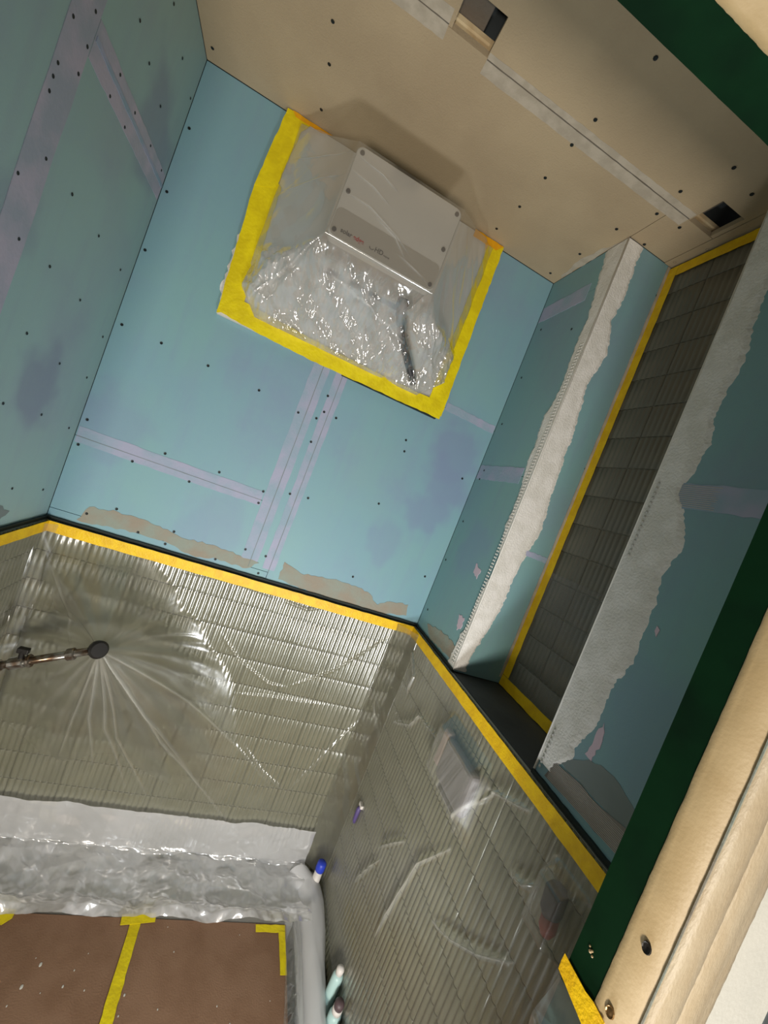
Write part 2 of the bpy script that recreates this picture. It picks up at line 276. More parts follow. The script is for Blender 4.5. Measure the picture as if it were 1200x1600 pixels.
def slab(name, plane, pts, h0, h1, mat, parent=None):
    """flat piece with the outline pts lying between heights h0 and h1 above a wall plane"""
    f = PLANES[plane]; bm = bmesh.new()
    lo = [bm.verts.new(f(a, b, h0)) for a, b in pts]; hi = [bm.verts.new(f(a, b, h1)) for a, b in pts]
    n = len(pts)
    bm.faces.new(hi); bm.faces.new(lo[::-1])
    for i in range(n):
        j = (i + 1) % n; bm.faces.new((lo[i], lo[j], hi[j], hi[i]))
    return obj(name, bm, mat, parent)
def rect(a0, b0, a1, b1): return [(a0, b0), (a1, b0), (a1, b1), (a0, b1)]
def rough_line(p, q, n, amp):
    out = []
    for i in range(n + 1):
        t = i / n; j = 0 if i in (0, n) else amp
        dx, dy = q[0] - p[0], q[1] - p[1]; L = math.hypot(dx, dy) or 1; k = random.uniform(-j, j)
        out.append((p[0] + dx * t - dy / L * k, p[1] + dy * t + dx / L * k))
    return out
def ragged(pts, amp, step=.012, closed=True):
    out = []; n = len(pts)
    for i in range(n if closed else n - 1):
        p, q = pts[i], pts[(i + 1) % n]; m = max(1, int(math.hypot(q[0]-p[0], q[1]-p[1]) / step))
        out += rough_line(p, q, m, amp)[:-1]
    if not closed: out.append(pts[-1])
    return out
def strip(name, plane, p, q, w, h0, h1, mat, parent=None, amp=.0004, n=14):
    dx, dy = q[0]-p[0], q[1]-p[1]; L = math.hypot(dx, dy); nx, ny = -dy/L*w/2, dx/L*w/2
    a = rough_line((p[0]+nx, p[1]+ny), (q[0]+nx, q[1]+ny), n, amp); b = rough_line((p[0]-nx, p[1]-ny), (q[0]-nx, q[1]-ny), n, amp)
    return slab(name, plane, a + b[::-1], h0, h1, mat, parent)
def tube(bm, pts, r, seg=10, caps=True):
    pts = [Vector(p) for p in pts]; rs = r if isinstance(r, (list, tuple)) else [r] * len(pts); rings = []
    for i, p in enumerate(pts):
        d = (pts[min(i+1, len(pts)-1)] - pts[max(i-1, 0)]).normalized()
        u = d.cross(Vector((0, 0, 1)) if abs(d.z) < .9 else Vector((1, 0, 0))).normalized(); v = d.cross(u)
        rings.append([bm.verts.new(p + (u * math.cos(2*math.pi*k/seg) + v * math.sin(2*math.pi*k/seg)) * rs[i]) for k in range(seg)])
    for A, B in zip(rings, rings[1:]):
        for k in range(seg): bm.faces.new((A[k], A[(k+1) % seg], B[(k+1) % seg], B[k]))
    if caps: bm.faces.new(rings[0][::-1]); bm.faces.new(rings[-1])
def grid_obj(name, P, mat, parent=None, haze=None, blur=None):
    """smooth surface through the (rows, cols, 3) array P"""
    r, c = P.shape[:2]; me = bpy.data.meshes.new(name)
    idx = np.arange(r * c).reshape(r, c)
    f = np.stack([idx[:-1, :-1], idx[:-1, 1:], idx[1:, 1:], idx[1:, :-1]], -1).reshape(-1, 4)
    me.vertices.add(r * c); me.vertices.foreach_set('co', P.reshape(-1).astype(np.float32))
    me.loops.add(f.size); me.loops.foreach_set('vertex_index', f.reshape(-1).astype(np.int32))
    me.polygons.add(len(f)); me.polygons.foreach_set('loop_start', np.arange(0, f.size, 4, dtype=np.int32))
    me.polygons.foreach_set('use_smooth', np.ones(len(f), dtype=bool)); me.update(calc_edges=True)
    for nm, arr in (('haze', haze), ('blur', blur)):
        if arr is None: continue
        a = me.attributes.new(nm, 'FLOAT', 'POINT'); a.data.foreach_set('value', np.broadcast_to(arr, P.shape[:2]).reshape(-1).astype(np.float32))
    return link(name, me, mat, parent)

# numpy noise
def vnoise(x, y, seed=0):
    g = np.random.default_rng(seed).random((257, 257))
    xi = np.floor(x).astype(int); yi = np.floor(y).astype(int); fx = x - xi; fy = y - yi
    fx = fx*fx*(3-2*fx); fy = fy*fy*(3-2*fy); xi %= 256; yi %= 256
    return (g[xi, yi]*(1-fx) + g[xi+1, yi]*fx)*(1-fy) + (g[xi, yi+1]*(1-fx) + g[xi+1, yi+1]*fx)*fy
def fbm(x, y, o=4, seed=0):
    s = 0; a = .5
    for i in range(o): s = s + a * vnoise(x * 2**i, y * 2**i, seed + i); a *= .5
    return s
def crumple(x, y, o=3, seed=0):
    """sharp creases: ridged noise over a warped plane"""
    wx = x + 1.2 * fbm(x * .7, y * .7, 2, seed + 50); wy = y + 1.2 * fbm(x * .7 + 9, y * .7, 2, seed + 60)
    s = 0; a = 1; t = 0
    for i in range(o): s = s + a * np.abs(2 * vnoise(wx * 2**i, wy * 2**i, seed + i) - 1); t += a; a *= .5
    return s / t
def folds(x, y, k, n=6, seed=0, warp=.5):
    """straight sharp creases with flat facets between, fading in and out over the sheet"""
    g = np.random.default_rng(seed); s = 0
    for i in range(n):
        a = g.uniform(0, math.pi); f = k * g.uniform(.5, 1.6)
        u = f * (x * math.cos(a) + y * math.sin(a)) + g.uniform(0, 9) + warp * fbm(x * k * .45 + 7 * i, y * k * .45, 2, seed + i)
        m = sstep(.35, .6, vnoise(x * k * .35 + 3 * i, y * k * .35 + 5, seed + 30 + i))
        s = s + (k / f) * (.25 + m) * 2 * np.abs(u - np.floor(u + .5))
    return s / n
def seg_dist(X, Y, pts):
    """distance to a polyline and how far along it (0..1)"""
    best = np.full(X.shape, 9.0); along = np.zeros(X.shape); n = len(pts) - 1
    for i in range(n):
        (ax, ay), (bx, by) = pts[i], pts[i+1]; dx, dy = bx-ax, by-ay
        t = np.clip(((X-ax)*dx + (Y-ay)*dy) / (dx*dx + dy*dy), 0, 1)
        d = np.hypot(X-ax-t*dx, Y-ay-t*dy); k = d < best; best = np.where(k, d, best); along = np.where(k, (i+t)/n, along)
    return best, along
def sstep(a, b, x): t = np.clip((x-a)/(b-a), 0, 1); return t*t*(3-2*t)

# ------------------------------------------------------------ the setting
def structure(name, boxes, mat):
    bm = bmesh.new()
    for a, b in boxes: add_box(bm, a, b)
    return obj(name, bm, mat, None, 'structure')
G = .0007     # half a board joint
wall_back = structure('wall_back', [((-.12, .012, 0), (NX + .2, .12, H + .012))], M_core)
wall_left = structure('wall_left', [((-.12, -.95, 0), (-.012, .012, H + .012))], M_core)
wall_right = structure('wall_right', [((W + .012, YA + .012, 0), (NX + .2, .012, H + .012)),
                                      ((W + .012, -.95, 0), (NX + .2, YB - .012, H + .012)),
                                      ((NX + .012, YB - .012, 0), (NX + .2, YA + .012, H + .012)),
                                      ((W + .001, YB - .012, 0), (NX + .012, YA + .012, ZT - .012))], M_core)
ceiling = structure('ceiling', [((-.12, -.95, H + .085), (NX + .2, .12, H + .16))], M_core)
floor = structure('floor', [((-.6, -3.0, -.05), (1.9, .12, 0))], M_floor)
wall_front = structure('wall_front', [((.893, -.949, 0), (1.9, -.889, H + .3)), ((-.6, -.949, 0), (.13, -.889, H + .3)),
                                      ((.13, -.949, 1.968), (.893, -.889, H + .3))], M_white)

def board(plane, pts, parent, mat=None): return slab('drywall_board', plane, pts, -.0115, 0, mat or M_board, parent)
X1, X2, ZS, ZB = .492, .549, 1.451, 1.262
board('back', rect(.001, ZS + G, X1 - G, H - .001), wall_back)
board('back', rect(.001, ZB + G, X1 - G, ZS - G), wall_back)
board('back', rect(X1 + G, ZB + G, X2 - G, H - .001), wall_back)
board('back', rect(X2 + G, 1.237, W - .001, 1.9 - G), wall_back)
board('back', rect(X2 + G, 1.9 + G, W - .001, H - .001), wall_back)
board('back', rect(.001, 1.237, X2 - G, ZB - G), wall_back)
YJ, ZJ = -.395, 2.072
board('left', rect(YJ + G, 1.237, -.001, ZJ - G), wall_left, M_boardL)
board('left', rect(YJ + G, ZJ + G, -.001, H - .001), wall_left, M_boardL)
board('left', rect(-.885, 1.237, YJ - G, H - .001), wall_left, M_boardL)
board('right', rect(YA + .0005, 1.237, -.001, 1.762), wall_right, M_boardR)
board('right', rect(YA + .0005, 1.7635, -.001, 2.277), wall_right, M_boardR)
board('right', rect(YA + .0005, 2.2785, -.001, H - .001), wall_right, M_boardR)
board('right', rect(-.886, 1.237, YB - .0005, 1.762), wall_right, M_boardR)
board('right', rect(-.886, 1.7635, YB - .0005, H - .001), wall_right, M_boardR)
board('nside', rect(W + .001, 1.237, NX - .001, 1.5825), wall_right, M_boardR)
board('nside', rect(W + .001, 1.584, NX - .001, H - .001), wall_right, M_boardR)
slab('drywall_board', 'ledge', rect(W + .001, YB + .0005, NX - .001, YA - .0005), -.0115, 0, M_ledge, wall_right)
SY = -.398
slab('plasterboard', 'ceil', [(.001, SY + G), (W - .0008, SY + G), (W - .0008, -.002), (.001, -.002)], -.0115, 0, M_ceil, ceiling)
slab('plasterboard', 'ceil', [(W + .0008, SY + G), (1.165, SY + G), (1.165, YA - .001), (W + .0008, YA - .001)], -.0115, 0, M_ceil, ceiling)
slab('plasterboard', 'ceil', [(.001, SY - G), (.481, SY - G), (.481, -.467), (.556, -.467), (.556, SY - G), (1.089, SY - G), (1.089, -.467),
     (1.156, -.467), (1.156, SY - G), (1.165, SY - G), (1.165, YB), (W, YB), (W, -.887), (.001, -.887)], -.0115, 0, M_ceil, ceiling)
slab('plasterboard', 'ceil', rect(1.1662, YB, NX - .001, YA - .001), -.0115, .0015, M_ceil, ceiling)
# what shows through the two square openings
bm = bmesh.new(); add_box(bm, (.30, -.3985, H + .021), (1.19, -.385, H + .0295)); obj('batten', bm, M_wood, ceiling)
bm = bmesh.new(); add_box(bm, (.44, -.56, H + .031), (.534, -.386, H + .045), .002); obj('slab_patch', bm, M_slab, ceiling)
bm = bmesh.new(); add_box(bm, (1.04, -.5, H + .031), (1.118, -.386, H + .045), .002); obj('slab_patch', bm, M_slab, ceiling)
bm = bmesh.new(); tube(bm, [(1.17, -.50, H + .03), (1.145, -.475, H + .030), (1.125, -.47, H + .036), (1.10, -.50, H + .05)], .014, 12); obj('cable_sheath', bm, M_blue, ceiling, smooth=True)

# screws: one shared mesh per wall direction
def screw_mesh(n):
    bm = bmesh.new(); n = Vector(n); u = n.orthogonal().normalized(); v = n.cross(u); rings = []
    for r, h in ((.0036, .0002), (.0032, .0009), (.0012, .0005)):
        rings.append([bm.verts.new(n * h + (u * math.cos(k * math.pi / 4) + v * math.sin(k * math.pi / 4)) * r) for k in range(8)])
    for A, B in zip(rings, rings[1:]):
        for k in range(8): bm.faces.new((A[k], A[(k+1) % 8], B[(k+1) % 8], B[k]))
    bm.faces.new(rings[2]); bmesh.ops.recalc_face_normals(bm, faces=bm.faces)
    me = bpy.data.meshes.new('screw'); bm.to_mesh(me); bm.free(); me.materials.append(M_screw); return me
def screws(plane, n, pts, parent, s=1.0):
    me = screw_mesh(n)
    for a, b in pts:
        o = bpy.data.objects.new('screw', me); col.objects.link(o); o.location = PLANES[plane](a, b, .0006); o.parent = parent; o.scale = (s, s, s)
inside = lambda L, a0, b0, a1, b1: [p for p in L if a0 < p[0] < a1 and b0 < p[1] < b1]
screws('back', (0, -1, 0), inside(SCREWS_BACK, .006, 1.242, W - .006, H - .006), wall_back)
screws('left', (1, 0, 0), inside(SCREWS_LEFT, -.88, 1.242, -.006, H - .006), wall_left, .8)
screws('ceil', (0, 0, -1), SCREWS_CEIL, ceiling, 1.1)
screws('right', (-1, 0, 0), inside(SCREWS_RIGHT, YA + .004, 1.24, -.005, H - .005), wall_right, .9)
screws('nside', (0, -1, 0), inside(SCREWS_NICHE, W + .005, 1.25, NX - .005, H - .005), wall_right)

# joint tapes and smears on the boards
def strands(plane, p, q, w, n, h, parent):
    f = PLANES[plane]; bm = bmesh.new(); dx, dy = q[0]-p[0], q[1]-p[1]; L = math.hypot(dx, dy); nx, ny = -dy/L, dx/L
    for k in range(n):
        o = (k / (n - 1) - .5) * w; e = random.uniform(0, .012)
        c = [bm.verts.new(f(a[0] + nx * oo, a[1] + ny * oo, hh)) for a, oo, hh in ((p, o - .0006, h), ((q[0] - dx / L * e, q[1] - dy / L * e), o - .0006, h), ((q[0] - dx / L * e, q[1] - dy / L * e), o, h + .0006), (p, o, h + .0006))]
        d = [bm.verts.new(f(a[0] + nx * (o + .0006), a[1] + ny * (o + .0006), h)) for a in (p, q)]
        bm.faces.new(c); bm.faces.new((c[3], c[2], d[1], d[0]))
    obj('mesh_strand', bm, M_strand, parent, 'stuff')
def jt(plane, p, q, w, parent, mat=None, h=.0007): strip('joint_tape', plane, p, q, w, 0, h, mat or M_joint, parent, .0012, 22)
jt('back', (X1 - .004, 1.275), (X1 - .004, 1.862), .046, wall_back)
jt('back', (X2 - .002, 1.27), (X2 - .002, 1.862), .034, wall_back)
jt('back', (.004, ZS + .004), (X1 - .03, ZS + .004), .040, wall_back)
jt('back', (.866, 1.905), (W - .003, 1.902), .024, wall_back)
jt('left', (YJ, 1.36), (YJ, H - .004), .062, wall_left, M_jointL)
jt('left', (YJ + .032, ZJ), (-.004, ZJ), .058, wall_left, M_jointL)
strip('joint_seam', 'back', (X1, ZB), (X1, 1.862), .0016, .0007, .0011, M_greyp, wall_back, .0002, 30)
strip('joint_seam', 'back', (X2, ZB), (X2, 1.862), .0016, .0007, .0011, M_greyp, wall_back, .0002, 30)
strip('joint_seam', 'back', (.004, ZS), (X1 - .03, ZS), .0014, .0007, .0011, M_greyp, wall_back, .0002, 30)
strip('joint_seam', 'left', (YJ + .035, ZJ + .003), (-.004, ZJ + .003), .008, .0007, .0016, M_joint, wall_left, .0008, 30)
jt('right', (-.004, 1.764), (-.235, 1.764), .044, wall_right); jt('right', (-.004, 2.279), (-.20, 2.279), .048, wall_right)
jt('right', (-.664, 1.758), (-.883, 1.758), .040, wall_right)
strands('right', (-.664, 1.758), (-.725, 1.758), .034, 12, .0007, wall_right)
jt('nside', (W + .06, 1.583), (NX - .02, 1.583), .014, wall_right)
for p, pts, par in (('back', BROWN_A, wall_back), ('back', BROWN_B, wall_back), ('right', BROWN_C, wall_right)):
    slab('adhesive_patch', p, ragged(pts, .003, .01), 0, .0008, M_brown, par)
slab('adhesive_patch', 'left', ragged([(-.50, 1.25), (-.50, 1.30), (-.40, 1.315), (-.30, 1.33), (-.22, 1.30), (-.16, 1.275), (-.20, 1.25)], .003, .01), 0, .0006, M_greyp, wall_left)
slab('primer_patch', 'right', ragged([(-.652, 1.286), (-.682, 1.312), (-.70, 1.327), (-.72, 1.334), (-.755, 1.333), (-.80, 1.315), (-.886, 1.30), (-.886, 1.290), (-.75, 1.289)], .002, .01), 0, .0005, M_greyp, wall_right)
slab('mesh_tape', 'right', ragged(MESH, .001, .012), .0006, .0014, M_scrim, wall_right)
strands('right', (-.645, 1.266), (-.886, 1.276), .030, 13, .0015, wall_right)
for i, pts in enumerate(PINKS): slab('filler_dab', 'right', ragged(pts, .003, .006), 0, .0008, M_pink, wall_right)
strip('paper_tape', 'ceil', (.002, -.394), (.474, -.400), .052, 0, .0006, M_ctape, ceiling, .0008, 40)
strip('paper_tape', 'ceil', (.5575, -.388), (1.086, -.396), .040, 0, .0006, M_ctape, ceiling, .0008, 40)
strip('paper_crease', 'ceil', (.002, -.4015), (.474, -.4015), .0022, .0006, .0009, M_slab, ceiling, .0004, 40)
strip('paper_crease', 'ceil', (.5575, -.3955), (1.086, -.4), .0022, .0006, .0009, M_slab, ceiling, .0004, 40)
slab('adhesive_patch', 'ceil', ragged([(W - .002, -.03), (W - .002, -.25), (W - .016, -.20), (W - .022, -.12), (W - .012, -.06)], .003, .01), 0, .0005, M_ctape, ceiling)

# outside corners: filler on both faces with a perforated bead along the arris
cl = [(max(y, YA), z) for y, z in OC1_LEFT]; cl[0] = (cl[0][0], H - .002); cl[-1] = (cl[-1][0], 1.262)
def filler(plane, edge, corner_a, z0, z1, h, parent, amp=.0035):
    """relief sheet of filler between the arris and its ragged edge"""
    zs = np.arange(z0, z1, .0024); e = sorted(edge, key=lambda p: p[1])
    ea = np.interp(zs, [p[1] for p in e], [p[0] for p in e])
    ea = ea + (fbm(zs * 90, zs * 0 + 3, 3, 11) - .45) * amp * 2.6 + (vnoise(zs * 210, zs * 0 + 5, 16) - .5) * amp * .9 + (fbm(zs * 16, zs * 0 + 7, 2, 12) - .4) * amp * 2
    n = 24; t = np.linspace(0, 1, n)[None, :]; A = corner_a + (ea[:, None] - corner_a) * t; Z = np.repeat(zs[:, None], n, 1)
    hh = h * (.7 + .3 * fbm(A * 50, Z * 30, 3, 13)) + .0004 * crumple(A * 50, Z * 30, 2, 14)
    hh = hh * np.clip((1 - t) * 9, 0, 1); hh = np.where(t > .9, hh * .7, hh); hh[:, -1] = 0
    f = PLANES[plane]; x, y, z = f(A, Z, hh)
    return grid_obj('corner_filler', np.stack([np.broadcast_to(np.asarray(v, float), A.shape) for v in (x, y, z)], -1), M_plaster, parent)
filler('right', [(y, z) for y, z in cl], YA, 1.242, H - .002, .0026, wall_right)
filler('nside', OC1_RIGHT, W, 1.242, H - .002, .0026, wall_right)
filler('right', OC2_RIGHT, YB, 1.262, H - .002, .003, wall_right)
def bead(y, sx, parent):
    bm = bmesh.new(); tube(bm, [(W - .0010, y, 1.24), (W - .0010, y, H - .002)], .0022, 8); obj('corner_bead', bm, M_bead, parent, smooth=True)
    bm = bmesh.new()
    for off in ((.0085, .0150) if sx < 0 else (.010,)):
        z = 1.255
        while z < (2.12 if sx < 0 else 1.78):
            c = Vector((W - .0036, y + off * (1 if sx < 0 else -1), z)); r = .0026
            if sx > 0 and 1.325 < z < 1.64: z += .0085; continue
            vs = [bm.verts.new(c + Vector((0, math.cos(k*math.pi/3)*r, math.sin(k*math.pi/3)*r*1.2))) for k in range(6)]
            top = bm.verts.new(c + Vector((-.0018, 0, 0)))
            for k in range(6): bm.faces.new((vs[k], vs[(k+1) % 6], top))
            z += .0085
    obj('bead_perforation', bm, M_hole if sx > 0 else M_bead, parent, 'stuff')
bead(YA, -1, wall_right); bead(YB, 1, wall_right)

# ------------------------------------------------------------ fluted tiles: one mesh, copied
PITCH = W / 72; NR = 8; TW = PITCH * NR; RH = .076
def tile_mesh(mat, k=1.0):
    n = NR * 6; bm = bmesh.new(); rows = []
    zs = [0, .0016, RH - .0026, RH - .0010]
    for zi, z in enumerate(zs):
        row = []
        for i in range(n + 1):
            x = i * TW / n; r = abs(math.sin(math.pi * x / PITCH))
            y = -.009 + .0040 * k * (1 - r)
            if zi in (0, 3): y = -.0080 + .0034 * k * (1 - r)
            row.append(bm.verts.new((min(max(x, .00002), TW - .00002), y, z)))
        rows.append(row)
    for A, B in zip(rows, rows[1:]):
        for i in range(n): bm.faces.new((A[i], A[i+1], B[i+1], B[i]))
    bk = [bm.verts.new((x, 0, z)) for x, z in ((.0003, 0), (TW - .0003, 0), (TW - .0003, RH - .0010), (.0003, RH - .0010))]
    bm.faces.new(bk[::-1])
    bm.faces.new(rows[0] + [bk[1], bk[0]]); bm.faces.new(rows[-1][::-1] + [bk[3], bk[2]])
    bm.faces.new([r[0] for r in rows][::-1] + [bk[0], bk[3]]); bm.faces.new([r[-1] for r in rows] + [bk[2], bk[1]])
    bmesh.ops.recalc_face_normals(bm, faces=bm.faces)
    me = bpy.data.meshes.new('tile'); bm.to_mesh(me); bm.free(); me.materials.append(mat)
    for p in me.polygons: p.use_smooth = len(p.vertices) == 4 and abs(p.normal.y) > .25
    return me
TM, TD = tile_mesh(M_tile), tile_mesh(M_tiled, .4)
def tiles(me, org, rz, n, rows, ztop, parent, skip=lambda i, r: False):
    d = Vector((math.cos(rz), math.sin(rz), 0))
    for r in range(rows):
        for i in range(n):
            if skip(i, r): continue
            o = bpy.data.objects.new('tile', me); col.objects.link(o); p = Vector(org) + d * (i * TW); o.location = (p.x, p.y, ztop - RH * (r + 1))
            o.rotation_euler = (0, 0, rz); o.parent = parent
TOPZ = 1.2325
box('grout_bed', (.0, .0115, .30), (W, -.0049, TOPZ), M_grout, wall_back)
box('grout_bed', (-.0115, -.53, .30), (.0049, -.0055, TOPZ), M_grout, wall_left)
box('grout_bed', (W - .0049, -.887, .30), (W + .0005, -.0055, TOPZ), M_grout, wall_right)
box('grout_bed', (NX - .0062, YB + .001, ZT + .001), (NX + .0115, YA - .001, H - .002), M_grout, wall_right)
tiles(TM, (0, -.0001, 0), 0, 9, 12, TOPZ, wall_back)
tiles(TM, (.0001, -.010 - 5 * TW, 0), math.pi / 2, 5, 12, TOPZ, wall_left)
tiles(TM, (W - .0001, -.010, 0), -math.pi / 2, 8, 12, TOPZ, wall_right)
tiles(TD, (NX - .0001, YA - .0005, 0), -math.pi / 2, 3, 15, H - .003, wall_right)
strip('edge_trim', 'nside', (NX - .0165, ZT + .02), (NX - .0165, H - .004), .007, 0, .003, M_ctape, wall_right, .0006, 60)
# dark joint between boards and tiles
strip('black_joint', 'back', (.004, 1.2385), (W - .004, 1.2385), .008, 0, .006, M_black, wall_back, .0006, 60)
strip('black_joint', 'left', (-.52, 1.2385), (-.004, 1.2385), .008, 0, .006, M_black, wall_left, .0006, 40)
strip('black_joint', 'right', (-.885, 1.2385), (YB, 1.2385), .007, 0, .006, M_black, wall_right, .0006, 30)
strip('black_joint', 'right', (YA, 1.2385), (-.004, 1.2385), .007, 0, .006, M_black, wall_right, .0006, 30)

# ------------------------------------------------------------ door lining
door = bpy.data.objects.new('door_1', None); col.objects.link(door); door['kind'] = 'structure'
def wavy_prism(name, sec, z0, z1, mat, n=60, amp=.0006, axis='z', flat=False):
    """section (a, y) swept along the jamb (z) or the head (x), each ring a little off, as thick brushed paint is"""
    P = []
    for k in range(n + 1):
        t = z0 + (z1 - z0) * k / n; ring = []
        for j, (a, y) in enumerate(sec):
            da = amp * random.uniform(-1, 1); dy = amp * random.uniform(-1, 1)
            ring.append((a + da, y + dy, t) if axis == 'z' else (t, y + dy, a + da))
        P.append(ring + [ring[0]])
    o = grid_obj(name, np.array(P), mat, door)
    if flat: o.data.polygons.foreach_set('use_smooth', np.zeros(len(o.data.polygons), dtype=bool))
    return o
JX = .881
wavy_prism('jamb_edge', [(JX, -.888), (JX, -.921), (JX + .012, -.921), (JX + .012, -.888)], 0, 1.968, M_green, 80, .00012, flat=True)
wavy_prism('jamb_edge', [(1.956, -.888), (1.956, -.921), (1.968, -.921), (1.968, -.888)], .13, JX + .012, M_green, 80, .00012, 'x', flat=True)
wavy_prism('jamb', [(JX - .0006, -.9205), (JX - .0014, -.9225), (JX - .0012, -.927), (JX - .0004, -.929), (JX, -.955), (JX + .012, -.955), (JX + .012, -.9205)], 0, 1.968, M_cream, 260, .00018)
wavy_prism('head_lining', [(1.9554, -.9205), (1.9546, -.9225), (1.9548, -.927), (1.9556, -.929), (1.956, -.955), (1.968, -.955), (1.968, -.9205)], .13, JX + .012, M_cream, 260, .00018, 'x')
wavy_prism('jamb', [(.130, -.888), (.142, -.888), (.142, -.955), (.130, -.955)], 0, 1.968, M_cream, 60, .00015, flat=True)
CS = [(.882, -.950), (.883, -.957), (.888, -.9605), (.900, -.962), (.910, -.9605), (.9145, -.957), (.9155, -.955), (.917, -.957), (.924, -.960), (.934, -.9605), (.942, -.9575), (.952, -.957), (.962, -.9545), (.9665, -.950)]
wavy_prism('casing', CS, 0, 1.99, M_creamw, 420, .0002)
wavy_prism('casing', [(1.023 - a, y) for a, y in CS], 0, 1.99, M_creamw, 420, .0002)
wavy_prism('casing', [(a - JX + 1.956, y) for a, y in CS], .08, .96, M_creamw, 420, .0002, 'x')
strip('casing_joint', 'jamb', (-.9556, .4), (-.9556, 1.9), .0012, .0001, .0012, M_brown, door, .0002, 40)
def hole_ring(y, z, screwed):
    bm = bmesh.new(); c = Vector((JX - .0012, y, z)); rings = []
    for r, h in ((.0052, .0002), (.0046, -.0010), (.0038, -.0002), (.001, .0006 if not screwed else -.0008)):
        rings.append([bm.verts.new(c + Vector((h, math.cos(k*math.pi/6)*r*.8, math.sin(k*math.pi/6)*r))) for k in range(12)])
    for A, B in zip(rings, rings[1:]):
        for k in range(12): bm.faces.new((A[k], A[(k+1) % 12], B[(k+1) % 12], B[k]))
    bm.faces.new(rings[-1]); return obj('hinge_screw' if screwed else 'screw_hole', bm, M_brass if screwed else M_dark, door)
hole_ring(-.939, 1.3155, False); hole_ring(-.934, 1.246, True)
bm = bmesh.new()
for y, z, r in ((-.902, 1.2625, .0018), (-.9035, 1.2645, .0012), (-.9, 1.2655, .001), (-.905, 1.261, .0012)):
    bmesh.ops.create_icosphere(bm, subdivisions=1, radius=r, matrix=Matrix.Translation((JX - .0006, y, z)))
obj('paint_chip', bm, M_cream, door, 'stuff')

# ------------------------------------------------------------ masking tape strips: each a thing
def tape_thing(o, label, group='yellow masking tape strips'): return tag(o, label, 'tape', group)
Zt0, Zt1 = 1.2075, 1.2345
tape_thing(slab('masking_tape', 'back', ragged(rect(.012, Zt0, W - .012, Zt1), .0006, .02), .0165, .0171, M_tape), 'long yellow tape strip along the top of the tiles on the back wall')
tape_thing(slab('masking_tape', 'left', ragged(rect(-.53, Zt0, -.0172, Zt1), .0006, .02), .0165, .0171, M_tape), 'yellow tape strip on top of the tiles of the left wall, at the left edge')
tape_thing(slab('masking_tape', 'right', ragged(rect(-.875, Zt0, -.0172, Zt1), .0006, .02), .0165, .0171, M_tape), 'yellow tape strip running down the tile top of the right wall under the niche')
tape_thing(slab('masking_tape', 'nback', ragged(rect(YA - .027, ZT + .03, YA - .002, H - .008), .0008, .02), .0125, .0131, M_tape), 'tall upright yellow tape strip on the far edge of the dark niche tiles')
tape_thing(slab('masking_tape', 'nback', ragged(rect(YB + .003, ZT + .002, YA - .002, ZT + .029), .0008, .02), .0132, .0138, M_tape), 'shaded yellow tape strip along the bottom of the niche above its ledge')
tape_thing(slab('masking_tape', 'nback', ragged(rect(YB + .003, H - .034, YA - .028, H - .008), .0008, .02), .0125, .0131, M_tape), 'yellow tape strip along the top of the niche tiles under the ceiling')
tape_thing(slab('masking_tape', 'jamb', ragged([(-.884, 1.219), (-.884, 1.236), (-.912, 1.2345), (-.921, 1.2365), (-.934, 1.2355), (-.934, 1.208), (-.915, 1.2125), (-.905, 1.2145)], .0006, .008), .0018, .0025, M_tape), 'short crumpled yellow tape strip wrapped round the foot of the green door jamb')
g2 = 'lemon yellow tape round the wall box'
for k, h, lab in (('l2', .0172, 'lower half of the left tape edge of the plastic wrapped wall box'), ('tl', .0180, 'upper half of the left tape edge of the wall box, with a loose folded corner'),
                  ('r', .0172, 'right tape edge of the wall box, tall lemon yellow strip'), ('b', .0180, 'bottom tape edge of the plastic wrapped wall box'),
                  ('tr', .0188, 'small tape piece tinted orange as if lit through at the top right of the wall box under the ceiling'), ('t2', .0188, 'small tape piece tinted orange as if lit through at the top left of the wall box under the ceiling')):
    pts = [(a, min(b, H - .002)) for a, b in TAPE_BOX[k]]
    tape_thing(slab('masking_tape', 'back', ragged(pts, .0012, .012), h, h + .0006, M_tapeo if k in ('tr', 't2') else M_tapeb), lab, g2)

# ------------------------------------------------------------ mounting panel and the box on it
pn = thing('mounting_panel', 'white panel taped to the blue back wall behind the grey box', 'panel', (.525, 0, 1.86))
under(slab('panel_sheet', 'back', ragged(rect(.2025, 1.861, .8465, H - .003), .0008, .03), .0015, .0125, M_panel), pn)
under(slab('panel_shade_strip', 'back', [(.545, 1.8535), (.846, 1.854), (.846, 1.8605), (.545, 1.8605)], .0010, .0100, M_black), pn)  # black strip standing in for the shade under the panel's lower edge
under(slab('paste_smear', 'back', ragged([(.196, 2.15), (.203, 2.12), (.203, 1.88), (.196, 1.90), (.186, 1.93), (.190, 2.0), (.186, 2.05)], .005, .01), .0002, .0016, M_plaster), pn)

bx = thing('electrical_box', 'grey wall mounted electrical box with screwed cover behind clear plastic, under the ceiling', 'electrical box', (.523, -.02, 2.06))
BX0, BX1, BZ0, BZ1, BD = .394, .652, 2.059, 2.253, .231
def rounded(x0, z0, x1, z1, r, n=6):
    pts = []
    for cx, cz, a0 in ((x1-r, z1-r, 0), (x0+r, z1-r, 90), (x0+r, z0+r, 180), (x1-r, z0+r, 270)):
        for k in range(n+1):
            a = math.radians(a0 + 90*k/n); pts.append((cx + r*math.cos(a), cz + r*math.sin(a)))
    return pts
def lofted(name, secs, mat, parent):
    bm = bmesh.new(); rings = [[bm.verts.new((a, -d, b)) for a, b in s] for d, s in secs]; n = len(rings[0])
    for A, B in zip(rings, rings[1:]):
        for i in range(n): bm.faces.new((A[i], A[(i+1) % n], B[(i+1) % n], B[i]))
    bm.faces.new(rings[0][::-1]); bm.faces.new(rings[-1]); return under(obj(name, bm, mat), parent)
